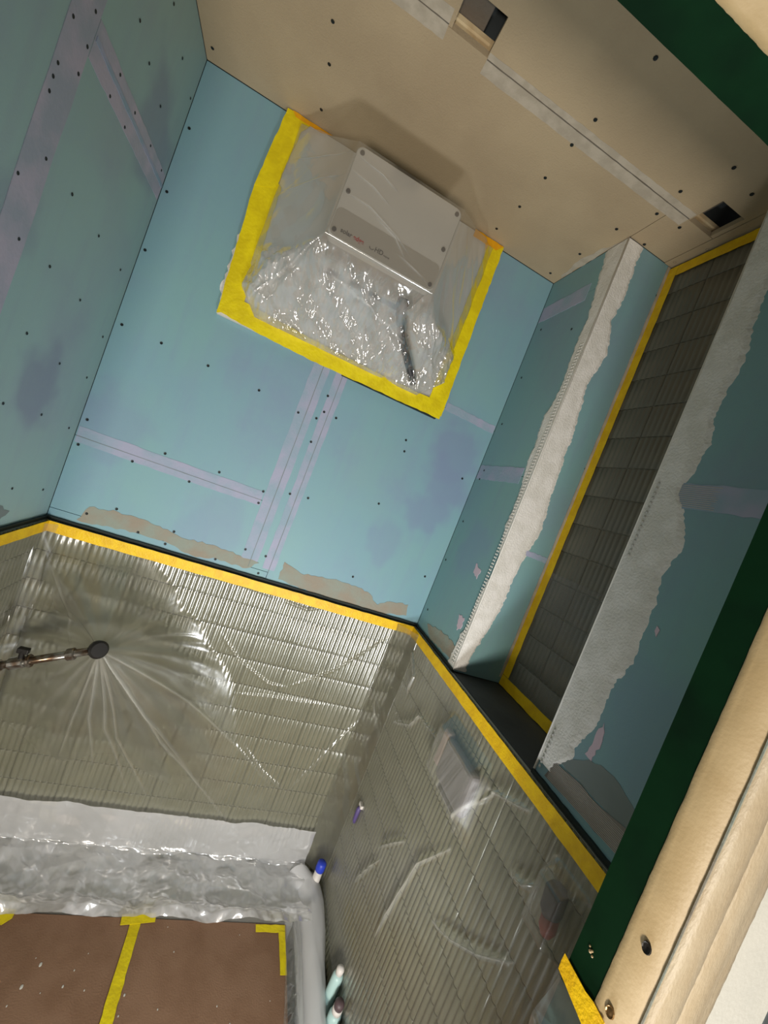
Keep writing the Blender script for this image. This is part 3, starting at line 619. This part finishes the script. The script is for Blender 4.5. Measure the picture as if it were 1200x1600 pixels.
rr = lambda i, r=.014: rounded(BX0+i, BZ0+i, BX1-i, BZ1-i, r)
lofted('body', [(.075, rr(.006)), (.199, rr(.003))], M_boxside, bx)
lofted('gasket', [(.199, rr(.006)), (.203, rr(.006))], M_cable, bx)
lofted('cover', [(.203, rr(0)), (.2285, rr(0)), (.231, rr(.0022))], M_box, bx)
band = lofted('cover_band', [(.2311, rounded(BX0+.003, BZ0+.003, BX1-.003, 2.121, .0125)), (.2315, rounded(BX0+.003, BZ0+.003, BX1-.003, 2.121, .0125))], M_boxband, bx)
bm = bmesh.new(); add_box(bm, (BX0+.02, -.075, BZ0+.012), (BX1-.02, -.030, BZ1-.012))
for k in range(11):
    x = BX0 + .03 + k * (BX1-BX0-.06) / 10; add_box(bm, (x-.002, -.030, BZ0+.016), (x+.002, -.0225, BZ1-.016))
under(obj('heat_sink', bm, M_fin), bx)
bm = bmesh.new(); add_box(bm, (BX0-.004, -.0225, BZ1-.03), (BX1+.012, -.0128, BZ1-.012), .001); add_box(bm, (BX0+.03, -.0225, BZ0+.02), (BX1-.03, -.0128, BZ0+.04), .001); under(obj('wall_bracket', bm, M_dark), bx)
for x in (BX0+.012, BX1-.012):
    for z in (BZ0+.014, (BZ0+BZ1)/2, BZ1-.014):
        s = lofted('cover_screw', [(.2308, [(x+.0052*math.cos(a*math.pi/6), z+.0052*math.sin(a*math.pi/6)) for a in range(12)]), (.2335, [(x+.0046*math.cos(a*math.pi/6), z+.0046*math.sin(a*math.pi/6)) for a in range(12)])], M_ink, bx)
def lettering(name, s, x, z, size, mat, bold=0):
    cu = bpy.data.curves.new(name, 'FONT'); cu.body = s; cu.size = size; cu.offset = bold; cu.extrude = .0002
    o = bpy.data.objects.new(name, cu); col.objects.link(o); bpy.context.view_layer.update()
    me = bpy.data.meshes.new_from_object(o.evaluated_get(bpy.context.evaluated_depsgraph_get())); bpy.data.objects.remove(o)
    t = link(name, me, mat); t.rotation_euler = (math.pi/2, 0, 0); t.location = (x, -.2318, z); bpy.context.view_layer.update()
    t.parent = bx; t.matrix_parent_inverse = Matrix.Translation(-Vector(bx.location)); return t
lettering('brand_lettering', 'solar', .4188, 2.0750, .0132, M_ink, .0003)
lettering('brand_lettering', 'edge', .4476, 2.0750, .0132, M_red, .0004)
bm = bmesh.new(); pts = [(.4915 + .0050*math.cos(a), 2.0790 + .004*math.sin(a)) for a in np.linspace(math.pi*.95, math.pi*1.9, 9)]
tube(bm, [(a, -.2318, b) for a, b in pts], .0009, 6); under(obj('logo_swoosh', bm, M_ink), bx)
lettering('logo_lettering', 'HD', .4985, 2.0750, .0138, M_ink, .0003)
lettering('logo_lettering', 'wave', .5195, 2.0750, .0075, M_ink)
bm = bmesh.new()
tube(bm, [(.615, -.12, 2.060), (.618, -.11, 2.035), (.650, -.085, 1.99), (.690, -.062, 1.955), (.722, -.046, 1.925), (.735, -.032, 1.912)], .0105, 12)
under(obj('cable_conduit', bm, M_cable, smooth=True), bx)
bm = bmesh.new(); tube(bm, [(.615, -.12, 2.066), (.615, -.12, 2.046)], .016, 14); under(obj('cable_gland', bm, M_dark), bx)

# the clear film over the box: taped round the panel, stretched over the cover, crumpled below it
nu, nv = 420, 300
u = np.linspace(0, 1, nu)[None, :]; v = np.linspace(0, 1, nv)[:, None]
FX0, FX1, FZ0 = .228, .826, 1.880
fx = FX0 + (FX1 - FX0) * u + 0 * v
tl, tr_ = BX0 - .002, BX1 + .002
ztop = np.where(fx < tl, BZ1 + (tl - fx) / (tl - FX0) * (H - .018 - BZ1), np.where(fx > tr_, BZ1 + (fx - tr_) / (FX1 - tr_) * (H - .018 - BZ1), BZ1 + .0015))
fz = FZ0 + (ztop - FZ0) * v
ddx = np.maximum(np.maximum((tl - fx) / (tl - FX0), (fx - tr_) / (FX1 - tr_)), 0); ddz = np.maximum((BZ0 - fz) / (BZ0 - FZ0), 0)
t = np.maximum(ddx, ddz); t = np.clip(np.maximum(t, .60 * (ddx + ddz)), 0, 1)
hh = .0145 + (.2345 - .0145) * (1 - t) ** np.where(ddz > ddx, 1.25, 1.1)
below = sstep(0.02, .25, ddz) * sstep(0, .06, 1 - t)
side = sstep(.02, .2, ddx) * sstep(0, .08, 1 - t)
hh = hh + below * (.045 * (folds(fx, fz, 13, 7, 21) - .35) + .030 * (folds(fx, fz, 24, 8, 28) - .35) + .014 * (folds(fx, fz, 55, 7, 29, .8) - .35) + .016 * (fbm(fx * 9, fz * 9, 2, 25) - .4) + .0022 * crumple(fx * 70, fz * 70, 2, 27))
hh = hh + side * .016 * (folds(fx + .4 * fz, fz, 15, 6, 37, .3) - .3) + side * .012 * (crumple(fx * 9 + fz * 8, fz * 5 - fx * 5, 2, 31) - .5)
hzb = 0 * fx  # whiter crease lines: highlights painted into the film's haze
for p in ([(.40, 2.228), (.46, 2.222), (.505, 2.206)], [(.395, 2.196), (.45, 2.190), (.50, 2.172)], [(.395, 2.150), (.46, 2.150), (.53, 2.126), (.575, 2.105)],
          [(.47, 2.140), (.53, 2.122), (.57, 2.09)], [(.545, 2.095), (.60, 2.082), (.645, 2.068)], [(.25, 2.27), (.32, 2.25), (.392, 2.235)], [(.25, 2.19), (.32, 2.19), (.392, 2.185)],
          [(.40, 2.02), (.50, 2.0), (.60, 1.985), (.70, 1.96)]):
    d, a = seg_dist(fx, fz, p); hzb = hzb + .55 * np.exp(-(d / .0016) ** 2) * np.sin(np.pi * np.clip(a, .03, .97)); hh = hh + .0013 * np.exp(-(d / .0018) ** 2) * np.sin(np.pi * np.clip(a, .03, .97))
hh = np.where(t < .015, np.maximum(hh, .2342), hh); hh = np.maximum(hh, .0138); hh = np.where(t > .94, np.minimum(hh, .0166), hh)
d, a = seg_dist(fx, fz, [(.615, 2.06), (.65, 1.99), (.72, 1.93)]); hh = np.maximum(hh, np.where(d < .02, .128 * (1 - a) + .035, 0))
o = grid_obj('plastic_wrap', np.stack([fx, -hh, fz], -1), FILMB, haze=np.clip(.62 * below * (.15 + .8 * fbm(fx * 9, fz * 9, 3, 33) + 1.1 * (folds(fx, fz, 24, 6, 36, .8) - .25)) + np.where(fx > .5, .06, .2) * side * (.5 + 1.0 * fbm(fx * 7, fz * 7, 3, 34)) - .8 * np.exp(-(d / .016) ** 2) + hzb, 0, .75))  # extra white below the box paints in a silvery sheen and streaks
tag(o, 'clear crinkled plastic taped over the grey wall box under the ceiling', 'plastic sheet')

# ------------------------------------------------------------ shower arm under the plastic
KX, KY, KZ = .244, -.154, 1.020
sa = thing('shower_arm', 'worn shower arm with round black end cap poking into the plastic at left', 'shower arm', (0, KY, .903))
ax = Vector((.244 - .073, 0, 1.02 - .938)).normalized()
P0 = Vector((.0105, KY, .9085)); K = Vector((KX, KY, KZ))
def at(d): return P0 + ax * d
LA = (K - P0).length
bm = bmesh.new(); tube(bm, [at(0), at(LA - .02)], .0088, 14); under(obj('pipe', bm, M_chrome, smooth=True), sa)
bm = bmesh.new(); tube(bm, [at(-.0), at(.004), at(.016)], [.026, .026, .012], 20); under(obj('wall_flange', bm, M_chrome, smooth=False), sa)
for d0, d1, r in ((.085, .115, .0130), (.120, .128, .0145), (.060, .072, .0125), (.195, .212, .0135)):
    bm = bmesh.new(); tube(bm, [at(d0), at(d0 + .002), at(d1 - .002), at(d1)], [r * .85, r, r, r * .85], 12); under(obj('collar', bm, M_chrome), sa)
bm = bmesh.new(); c = at(.105); tube(bm, [c, c + Vector((0, -.004, .030))], .006, 8); add_box(bm, c + Vector((-.010, -.009, .024)), c + Vector((.012, .004, .036)), .002); under(obj('valve_handle', bm, M_dark), sa)
bm = bmesh.new(); n_ = (ax * .55 + Vector((0, -.8, .1))).normalized()
tube(bm, [K - n_ * .016, K - n_ * .012, K, K + n_ * .004], [.014, .0195, .0205, .016], 20); under(obj('end_cap', bm, M_dark, smooth=False), sa)

# ------------------------------------------------------------ the clear sheet over the tiles
# runs along the left wall, the back wall and the right wall; s is measured along the back wall, corners rounded
r0, r1, D0 = .030, .060, .0125; q2 = math.sqrt(.5)
seg = [('L', .50 - r0 - D0), ('c0', r0 * math.sqrt(2)), ('B', W - 2 * D0 - r0 - r1), ('c1', r1 * math.sqrt(2)), ('R', .880 - r1 - D0)]
pos = []; nor = []; lab = []
ds = PITCH / 8
L0 = seg[0][1]
for k in np.arange(0, L0, ds): pos.append((D0, -.50 + k)); nor.append((1, 0)); lab.append(0)
for k in np.arange(0, seg[1][1], ds):
    pos.append((D0 + k * q2, -D0 - r0 + k * q2)); nor.append((q2, -q2)); lab.append(1)
for k in np.arange(0, seg[2][1], ds): pos.append((D0 + r0 + k, -D0)); nor.append((0, -1)); lab.append(2)
for k in np.arange(0, seg[3][1], ds):
    pos.append((W - D0 - r1 + k * q2, -D0 - k * q2)); nor.append((-q2, -q2)); lab.append(3)
for k in np.arange(0, seg[4][1], ds): pos.append((W - D0, -D0 - r1 - k)); nor.append((-1, 0)); lab.append(4)
pos = np.array(pos); nor = np.array(nor, float); lab = np.array(lab)
zs = np.arange(.40, 1.2315, .0031)
S = np.arange(len(pos))[None, :] * ds + 0 * zs[:, None]; Z = zs[:, None] + 0 * S
PX, PY = pos[:, 0][None, :] + 0 * S, pos[:, 1][None, :] + 0 * S
isB = (lab == 2)[None, :]; isR = (lab == 4)[None, :]; isL = (lab == 0)[None, :]
along = np.where(isB, PX, np.where(isR, -.010 - PY, -.010 - PY))
rib = np.abs(np.sin(np.pi * along / PITCH))
rowph = ((TOPZ - Z) % RH); rowd = np.minimum(rowph, RH - rowph)
flat = (isB | isR | isL)
# tent pulled out to the end of the shower arm
ddx_, ddz_ = PX - KX, Z - KZ
th = np.arctan2(ddz_, ddx_)
Rr = np.interp(th, np.radians([-180, -150, -120, -90, -70, -50, -25, 0, 30, 60, 90, 120, 150, 180]), [.20, .34, .46, .50, .54, .66, .40, .25, .17, .16, .19, .24, .30, .21])
Rr = Rr * (.9 + .2 * vnoise(th * 3 + 20, th * 0 + 3, 95)); rad = np.hypot(ddx_, ddz_)
tent = np.where(isB | (lab == 1)[None, :], np.clip(1 - rad / Rr, 0, 1), 0)
tent = np.where((lab == 1)[None, :], tent * .6, tent)
tw = sstep(0, .10, tent)
cl_n = fbm(S * 5, Z * 5, 3, 41)
cling = np.where(isB, np.clip(sstep(.25, .45, cl_n) * .3 + .75, 0, 1), np.where(isR, .45 * sstep(.3, .6, cl_n) + .15, .5)) * flat * (1 - tw)
h = -cling * (.0040 * (1 - rib) + .0008 * np.exp(-(rowd / .0035) ** 2))
h = h + .0022 * np.clip(crumple(S * 7, Z * 9, 2, 43) - .35, 0, 1) * (1 - cling)
h = h + np.where(flat, .0014, .004) * (crumple(S * 18 + Z * 10, Z * 12, 2, 46) - .4) * (.4 + (1 - cling))
h = h + .011 * sstep(.66, .8, fbm(S * 6 + 3, Z * 4, 2, 47)) * isB * (1 - tw)
h = h + (-KY - D0 + .0015) * (.35 * tent ** 1.25 + .65 * tent ** 2.2)
h = h + tw * .0014 * np.sin(th * 31 + 3 * fbm(rad * 3, th * 2, 2, 48)) * np.clip(rad / .1, .3, 1.4) * sstep(0, .3, tent) * (ddz_ < .02)
h = h + tw * .0022 * (crumple(th * 4.2, rad * 5, 2, 49) - .4) * np.clip(rad / .15, 0, 1)
hz = 0 * S  # bright pleat and crease highlights, painted in as whiter film
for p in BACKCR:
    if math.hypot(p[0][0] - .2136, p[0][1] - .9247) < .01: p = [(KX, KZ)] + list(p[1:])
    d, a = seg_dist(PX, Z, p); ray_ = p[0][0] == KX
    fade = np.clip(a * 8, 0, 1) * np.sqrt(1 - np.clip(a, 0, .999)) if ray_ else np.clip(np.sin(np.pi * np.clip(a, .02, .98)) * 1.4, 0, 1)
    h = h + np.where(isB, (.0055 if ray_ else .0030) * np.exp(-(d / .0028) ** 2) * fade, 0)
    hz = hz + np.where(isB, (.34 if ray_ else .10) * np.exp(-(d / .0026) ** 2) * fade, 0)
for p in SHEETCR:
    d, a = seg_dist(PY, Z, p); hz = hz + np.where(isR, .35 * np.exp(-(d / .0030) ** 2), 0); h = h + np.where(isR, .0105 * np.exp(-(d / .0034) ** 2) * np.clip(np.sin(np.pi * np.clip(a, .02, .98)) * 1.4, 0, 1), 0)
# lifted by what hangs on the right wall behind it
def lift(y0, y1, z0, z1, hgt, soft):
    g = sstep(y0 - soft, y0, PY) * (1 - sstep(y1, y1 + soft, PY)) * sstep(z0 - soft, z0, Z) * (1 - sstep(z1, z1 + soft, Z)); return np.where(isR, hgt * g, 0.0)
lf = (lift(-.520, -.385, 1.058, 1.140, .031, .045) + lift(-.520, -.385, 1.058, 1.140, .0035, .03) * crumple(PY * 60 + Z * 20, Z * 8, 2, 97)); lf = np.maximum(lf, lift(-.775, -.735, 1.100, 1.168, .036, .02))
h = np.where(lf > .0006, np.maximum(h, lf), h); h = np.where(Z < .53, np.minimum(h, .0028), h)
h = h * sstep(0, .03, 1.2330 - Z) if False else np.where(Z > 1.205, np.minimum(h, .0032), h)
h = h + np.where(isB & (PX < .21) & (PX > .0), .022 * (crumple(PX * 16, Z * 14, 2, 91) - .35) * np.exp(-((Z - .90) / .05) ** 2 - ((PX - .10) / .07) ** 2), 0)
h = np.maximum(h, -.0036)
pts = np.stack([PX + nor[:, 0][None, :] * h, PY + nor[:, 1][None, :] * h, Z], -1)
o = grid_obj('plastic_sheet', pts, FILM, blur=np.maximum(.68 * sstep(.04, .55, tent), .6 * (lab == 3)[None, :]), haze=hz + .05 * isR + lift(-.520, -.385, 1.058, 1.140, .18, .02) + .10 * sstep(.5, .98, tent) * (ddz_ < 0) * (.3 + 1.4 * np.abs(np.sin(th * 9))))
tag(o, 'large clear plastic sheet hanging over the olive fluted tiles below the yellow tape', 'plastic sheet')

# crumpled film below the tape at the foot of the door lining
yy = np.linspace(-.886, -.936, 50)[None, :]; zz = np.linspace(1.06, 1.2155, 90)[:, None]; yy = yy + 0 * zz; zz = zz + 0 * yy
hj = .0016 + .030 * folds(yy, zz, 26, 6, 92) * sstep(0, .05, 1.2155 - zz)
o = grid_obj('plastic_sheet', np.stack([.881 - hj, yy, zz], -1), FILMB, haze=.05)
tag(o, 'small crumple of clear plastic hanging under the tape at the foot of the door jamb', 'plastic sheet')

# niche film
yy = np.linspace(YB + .004, YA - .004, 150)[None, :]; zz = np.linspace(ZT + .02, 1.561, 150)[:, None]; yy = yy + 0 * zz; zz = zz + 0 * yy
rb = np.abs(np.sin(np.pi * (YA - .002 - yy) / PITCH)) ** .7
hn = .0106 - .0012 * (1 - rb) * sstep(1.43, 1.46, zz) + .0013 * crumple(yy * 16, zz * 22, 2, 51) * (1 - sstep(1.42, 1.46, zz))
hn = np.where((zz < ZT + .032) | (yy > YA - .03), .0123, hn)
o = grid_obj('plastic_sheet', np.stack([NX - hn, yy, zz], -1), FILMN, haze=.10 * sstep(1.43, 1.445, zz))
tag(o, 'wrinkled grey looking plastic strip over the lowest tiles inside the niche', 'plastic sheet')

# ------------------------------------------------------------ tub, its covering boards and sheets
tb = thing('bathtub', 'white bathtub rim showing under plastic and brown boards, bottom left', 'bathtub', (.52, -.4, 0))
bm = bmesh.new(); add_box(bm, (.012, -.82, 0), (1.02, -.76, DECK), .004); under(obj('apron', bm, M_tub), tb)
bm = bmesh.new(); add_box(bm, (.012, -.75, .02), (.06, -.012, DECK), .006); add_box(bm, (.061, -.17, .02), (.95, -.012, DECK), .006); add_box(bm, (.951, -.75, .02), (W - .012, -.012, DECK), .006); under(obj('rim', bm, M_tub), tb)
bm = bmesh.new(); add_box(bm, (.061, -.75, .05), (.95, -.171, .08)); under(obj('basin_floor', bm, M_tub), tb)
gb = 'brown boards laid over the tub'
for x0, x1, lb in ((.015, .5285, 'left brown hardboard sheet laid over the tub, paint spattered'), (.5295, .921, 'right brown hardboard sheet laid over the tub, beside the white sheet')):
    b = box('cover_board', (x0, -.80, .3765), (x1, -.186, .3835), M_hard, None, .0015); tag(b, lb, 'board', gb)
    bm = bmesh.new()
    for k in range(26):
        x, y = random.uniform(x0 + .01, x1 - .01), random.uniform(-.60, -.2); s = random.choice((.0010, .0014, .0020, .0030))
        bmesh.ops.create_icosphere(bm, subdivisions=1, radius=s, matrix=Matrix.Translation((x, y, .3838)) @ Matrix.Diagonal((1, 1.6, .25, 1)))
    p = obj('paint_spatter', bm, M_white, b, 'stuff')
g3 = 'yellow tape pieces on the brown boards'
def deck_tape(pts, h, lab): tape_thing(slab('masking_tape', 'deck', ragged(pts, .0010, .012), h, h + .0006, M_tapeb), lab, g3)
deck_tape([(.500, -.183), (.578, -.176), (.580, -.196), (.503, -.206)], .0010, 'short yellow tape crossbar on the back edge of the brown boards')
deck_tape([(.524, -.198), (.548, -.196), (.552, -.62), (.526, -.62)], .0003, 'long yellow tape strip over the seam between the two brown boards')
deck_tape([(.20, -.176), (.274, -.182), (.275, -.200), (.262, -.214), (.20, -.214)], .0003, 'yellow tape scrap on the brown board at the left picture edge')
deck_tape([(.835, -.191), (.917, -.190), (.917, -.208), (.836, -.209)], .0003, 'yellow tape piece along the back right corner of the right brown board')
deck_tape([(.898, -.206), (.917, -.206), (.920, -.301), (.902, -.301)], .0010, 'yellow tape piece down the right edge of the right brown board')

# milky film from the tiles over the back rim to the boards
nu, nv = 420, 130
xs = np.linspace(.016, .975, nu)[None, :]
prof = np.array([(-.0185, .515), (-.0195, .46), (-.021, .40), (-.028, .380), (-.045, .374), (-.10, .373), (-.150, .376), (-.172, .392), (-.186, .398), (-.204, .391)])
sl = np.concatenate([[0], np.cumsum(np.hypot(*np.diff(prof, axis=0).T))]); tt = np.linspace(0, sl[-1], nv)
yv = np.interp(tt, sl, prof[:, 0])[:, None]; zv = np.interp(tt, sl, prof[:, 1])[:, None]
T_ = tt[:, None] + 0 * xs; X_ = xs + 0 * T_
wall_part = 1 - sstep(.09, .14, T_)
cr = crumple(X_ * 7 + T_ * 5, T_ * 13, 2, 61); fine = crumple(X_ * 26, T_ * 36, 2, 63)
n_out = (.016 * (1 - wall_part) + .005 * wall_part) * np.clip(cr - .12, 0, 1) + .0035 * fine * (1 - .6 * wall_part)
n_out = (.055 * (1 - wall_part) + .016 * wall_part) * np.clip(folds(X_, T_ * 1.3, 9, 7, 61) - .12, 0, 1) + .022 * folds(X_, T_, 24, 8, 64, .7) * (1 - .75 * wall_part)
ribw = np.abs(np.sin(np.pi * X_ / PITCH)) ** .7
n_out = n_out - .0016 * (1 - ribw) * sstep(.45, .55, fbm(X_ * 4, T_ * 8, 2, 65)) * wall_part
upedge = .016 * (fbm(xs * 14, xs * 0 + 2, 3, 66) - .5)
yo = yv - n_out * wall_part - .25 * n_out * (1 - wall_part); zo = zv + n_out * (1 - wall_part) + upedge * (1 - T_ / sl[-1]) ** 6
zo = np.where((yo < -.178) & (zo < .3865), .3865, zo); zo = np.where((yo > -.178) & (zo < .367), .367, zo)
o = grid_obj('plastic_sheet', np.stack([X_, yo, zo], -1), FILMW)
tag(o, 'crumpled silvery plastic sheet draped over the back rim of the tub', 'plastic sheet')

# clear crumpled edge along the right of the boards
nu, nv = 60, 200
uu = np.linspace(0, 1, nu)[None, :]; vv = np.linspace(0, 1, nv)[:, None]
yq = -.165 - .50 * vv + 0 * uu; xq = .912 + (.034 + .012 * fbm(vv * 6, vv * 0, 2, 71)) * uu + .004 * np.sin(vv * 9)
zq = .3885 + .012 * np.sin(np.pi * uu) ** 2 + .014 * crumple(xq * 30, yq * 24, 3, 72) * np.sin(np.pi * uu) ** .5
o = grid_obj('plastic_sheet', np.stack([xq, yq, zq], -1), FILMB)
tag(o, 'narrow crinkled clear plastic edge along the right side of the brown boards', 'plastic sheet')

# white fleece band lying along the right rim
ctr = np.array([(.962, -.050), (.988, -.090), (.998, -.14), (.996, -.21), (.990, -.29), (.984, -.39), (.984, -.55)]); wd_ = np.array([.034, .042, .040, .036, .030, .026, .026])
sl = np.concatenate([[0], np.cumsum(np.hypot(*np.diff(ctr, axis=0).T))]); tt = np.linspace(0, sl[-1], 160)
cx, cy, ww = np.interp(tt, sl, ctr[:, 0])[:, None], np.interp(tt, sl, ctr[:, 1])[:, None], np.interp(tt, sl, wd_)[:, None]
uu = np.linspace(-1, 1, 26)[None, :]
P = np.stack([np.minimum(cx + ww * uu, W - .016), cy + 0 * uu, .384 + .036 * np.clip(1 - uu ** 2, 0, 1) ** .6 + .006 * fbm(tt[:, None] * 14, uu * 2 + 3, 2, 74)], -1)
tag(grid_obj('plastic_sheet', P, FILMC), 'smooth white plastic band lying along the right rim of the tub', 'plastic sheet')

# ------------------------------------------------------------ small things behind the sheet
def revolve(name, c, prof, mat, parent, seg=16):
    bm = bmesh.new(); tube(bm, [Vector(c) + Vector((0, 0, z)) for r, z in prof], [r for r, z in prof], seg); return under(obj(name, bm, mat, smooth=True), parent)
dp = thing('soap_dispenser', 'grey dispenser with pale edge on the right wall tiles behind the clear sheet', 'dispenser', (W - .01, -.455, 1.05))
bm = bmesh.new(); add_box(bm, (W - .0095, -.525, 1.050), (W - .032, -.405, 1.140), .008); under(obj('housing', bm, M_disp), dp)
bm = bmesh.new(); add_box(bm, (W - .0095, -.404, 1.062), (W - .029, -.378, 1.146), .006); under(obj('pale_edge', bm, M_skin), dp)
bm = bmesh.new(); add_box(bm, (W - .030, -.500, 1.040), (W - .014, -.430, 1.0495), .002); under(obj('nozzle_bar', bm, M_dark), dp)
th_ = thing('tool_handle', 'dark tool handle with a dull red end, behind the sheet by the door jamb', 'handle', (W - .03, -.755, 1.10))
bm = bmesh.new(); tube(bm, [(W - .027, -.752, 1.168), (W - .027, -.753, 1.160), (W - .028, -.756, 1.135), (W - .027, -.758, 1.128)], [.011, .016, .015, .012], 14); under(obj('grip', bm, M_rubber, smooth=True), th_)
bm = bmesh.new(); tube(bm, [(W - .027, -.758, 1.128), (W - .027, -.760, 1.112), (W - .027, -.761, 1.102)], [.012, .012, .007], 14); under(obj('end_piece', bm, M_maroon, smooth=True), th_)
b1 = thing('shampoo_bottle', 'pale teal bottle with dark and white cap at the right rim of the tub', 'bottle', (1.022, -.375, .367))
revolve('bottle_body', (1.020, -.400, .367), [(.014, 0), (.016, .004), (.016, .055), (.013, .064)], M_teal, b1); revolve('neck_ring', (1.020, -.400, .431), [(.012, 0), (.012, .012)], M_capw, b1)
revolve('cap', (1.020, -.400, .443), [(.011, 0), (.012, .010), (.008, .016)], M_capd, b1)
b2 = thing('shampoo_bottle', 'upper pale teal bottle behind the first, near the right tile corner', 'bottle', (1.020, -.335, .367))
revolve('bottle_body', (1.022, -.350, .367), [(.013, 0), (.015, .004), (.014, .085), (.011, .095)], M_teal, b2); revolve('cap', (1.022, -.350, .462), [(.009, 0), (.010, .012), (.006, .018)], M_capw, b2)
cb = thing('tube', 'small cobalt blue tube standing in the corner behind the sheet', 'tube', (1.005, -.085, .367))
revolve('tube_body', (1.005, -.085, .367), [(.012, 0), (.014, .01), (.012, .08)], M_capw, cb); revolve('blue_cap', (1.005, -.085, .447), [(.0135, 0), (.0145, .004), (.0140, .024), (.010, .028)], M_cobalt, cb)
rz = thing('razor', 'small purple razor hanging on the right wall tiles behind the sheet', 'razor', (W - .012, -.128, .66))
bm = bmesh.new(); tube(bm, [(W - .016, -.128, .655), (W - .018, -.128, .665), (W - .018, -.128, .700), (W - .015, -.128, .708)], [.004, .006, .007, .004], 10); under(obj('handle', bm, M_purple, smooth=True), rz)
bm = bmesh.new(); add_box(bm, (W - .0105, -.138, .706), (W - .019, -.118, .716), .001); under(obj('razor_head', bm, M_capw), rz)
nn = 40; a_ = np.linspace(0, 2 * math.pi, nn)[None, :]; b_ = np.linspace(.02, math.pi - .02, 28)[:, None]
rr_ = .8 + .5 * crumple(a_ * 1.1 + 0 * b_, b_ * 1.4 + 0 * a_, 2, 81); rr_[:, -1] = rr_[:, 0]
P = np.stack([1.0180 + .008 * rr_ * np.sin(b_) * np.cos(a_), -.475 + .05 * rr_ * np.sin(b_) * np.sin(a_), .424 + .030 * rr_ * np.cos(b_) + 0 * a_], -1)
tag(grid_obj('cleaning_cloth', P, M_clothg), 'dark grey speckled cloth bunched between the white band and the bottles', 'cloth')
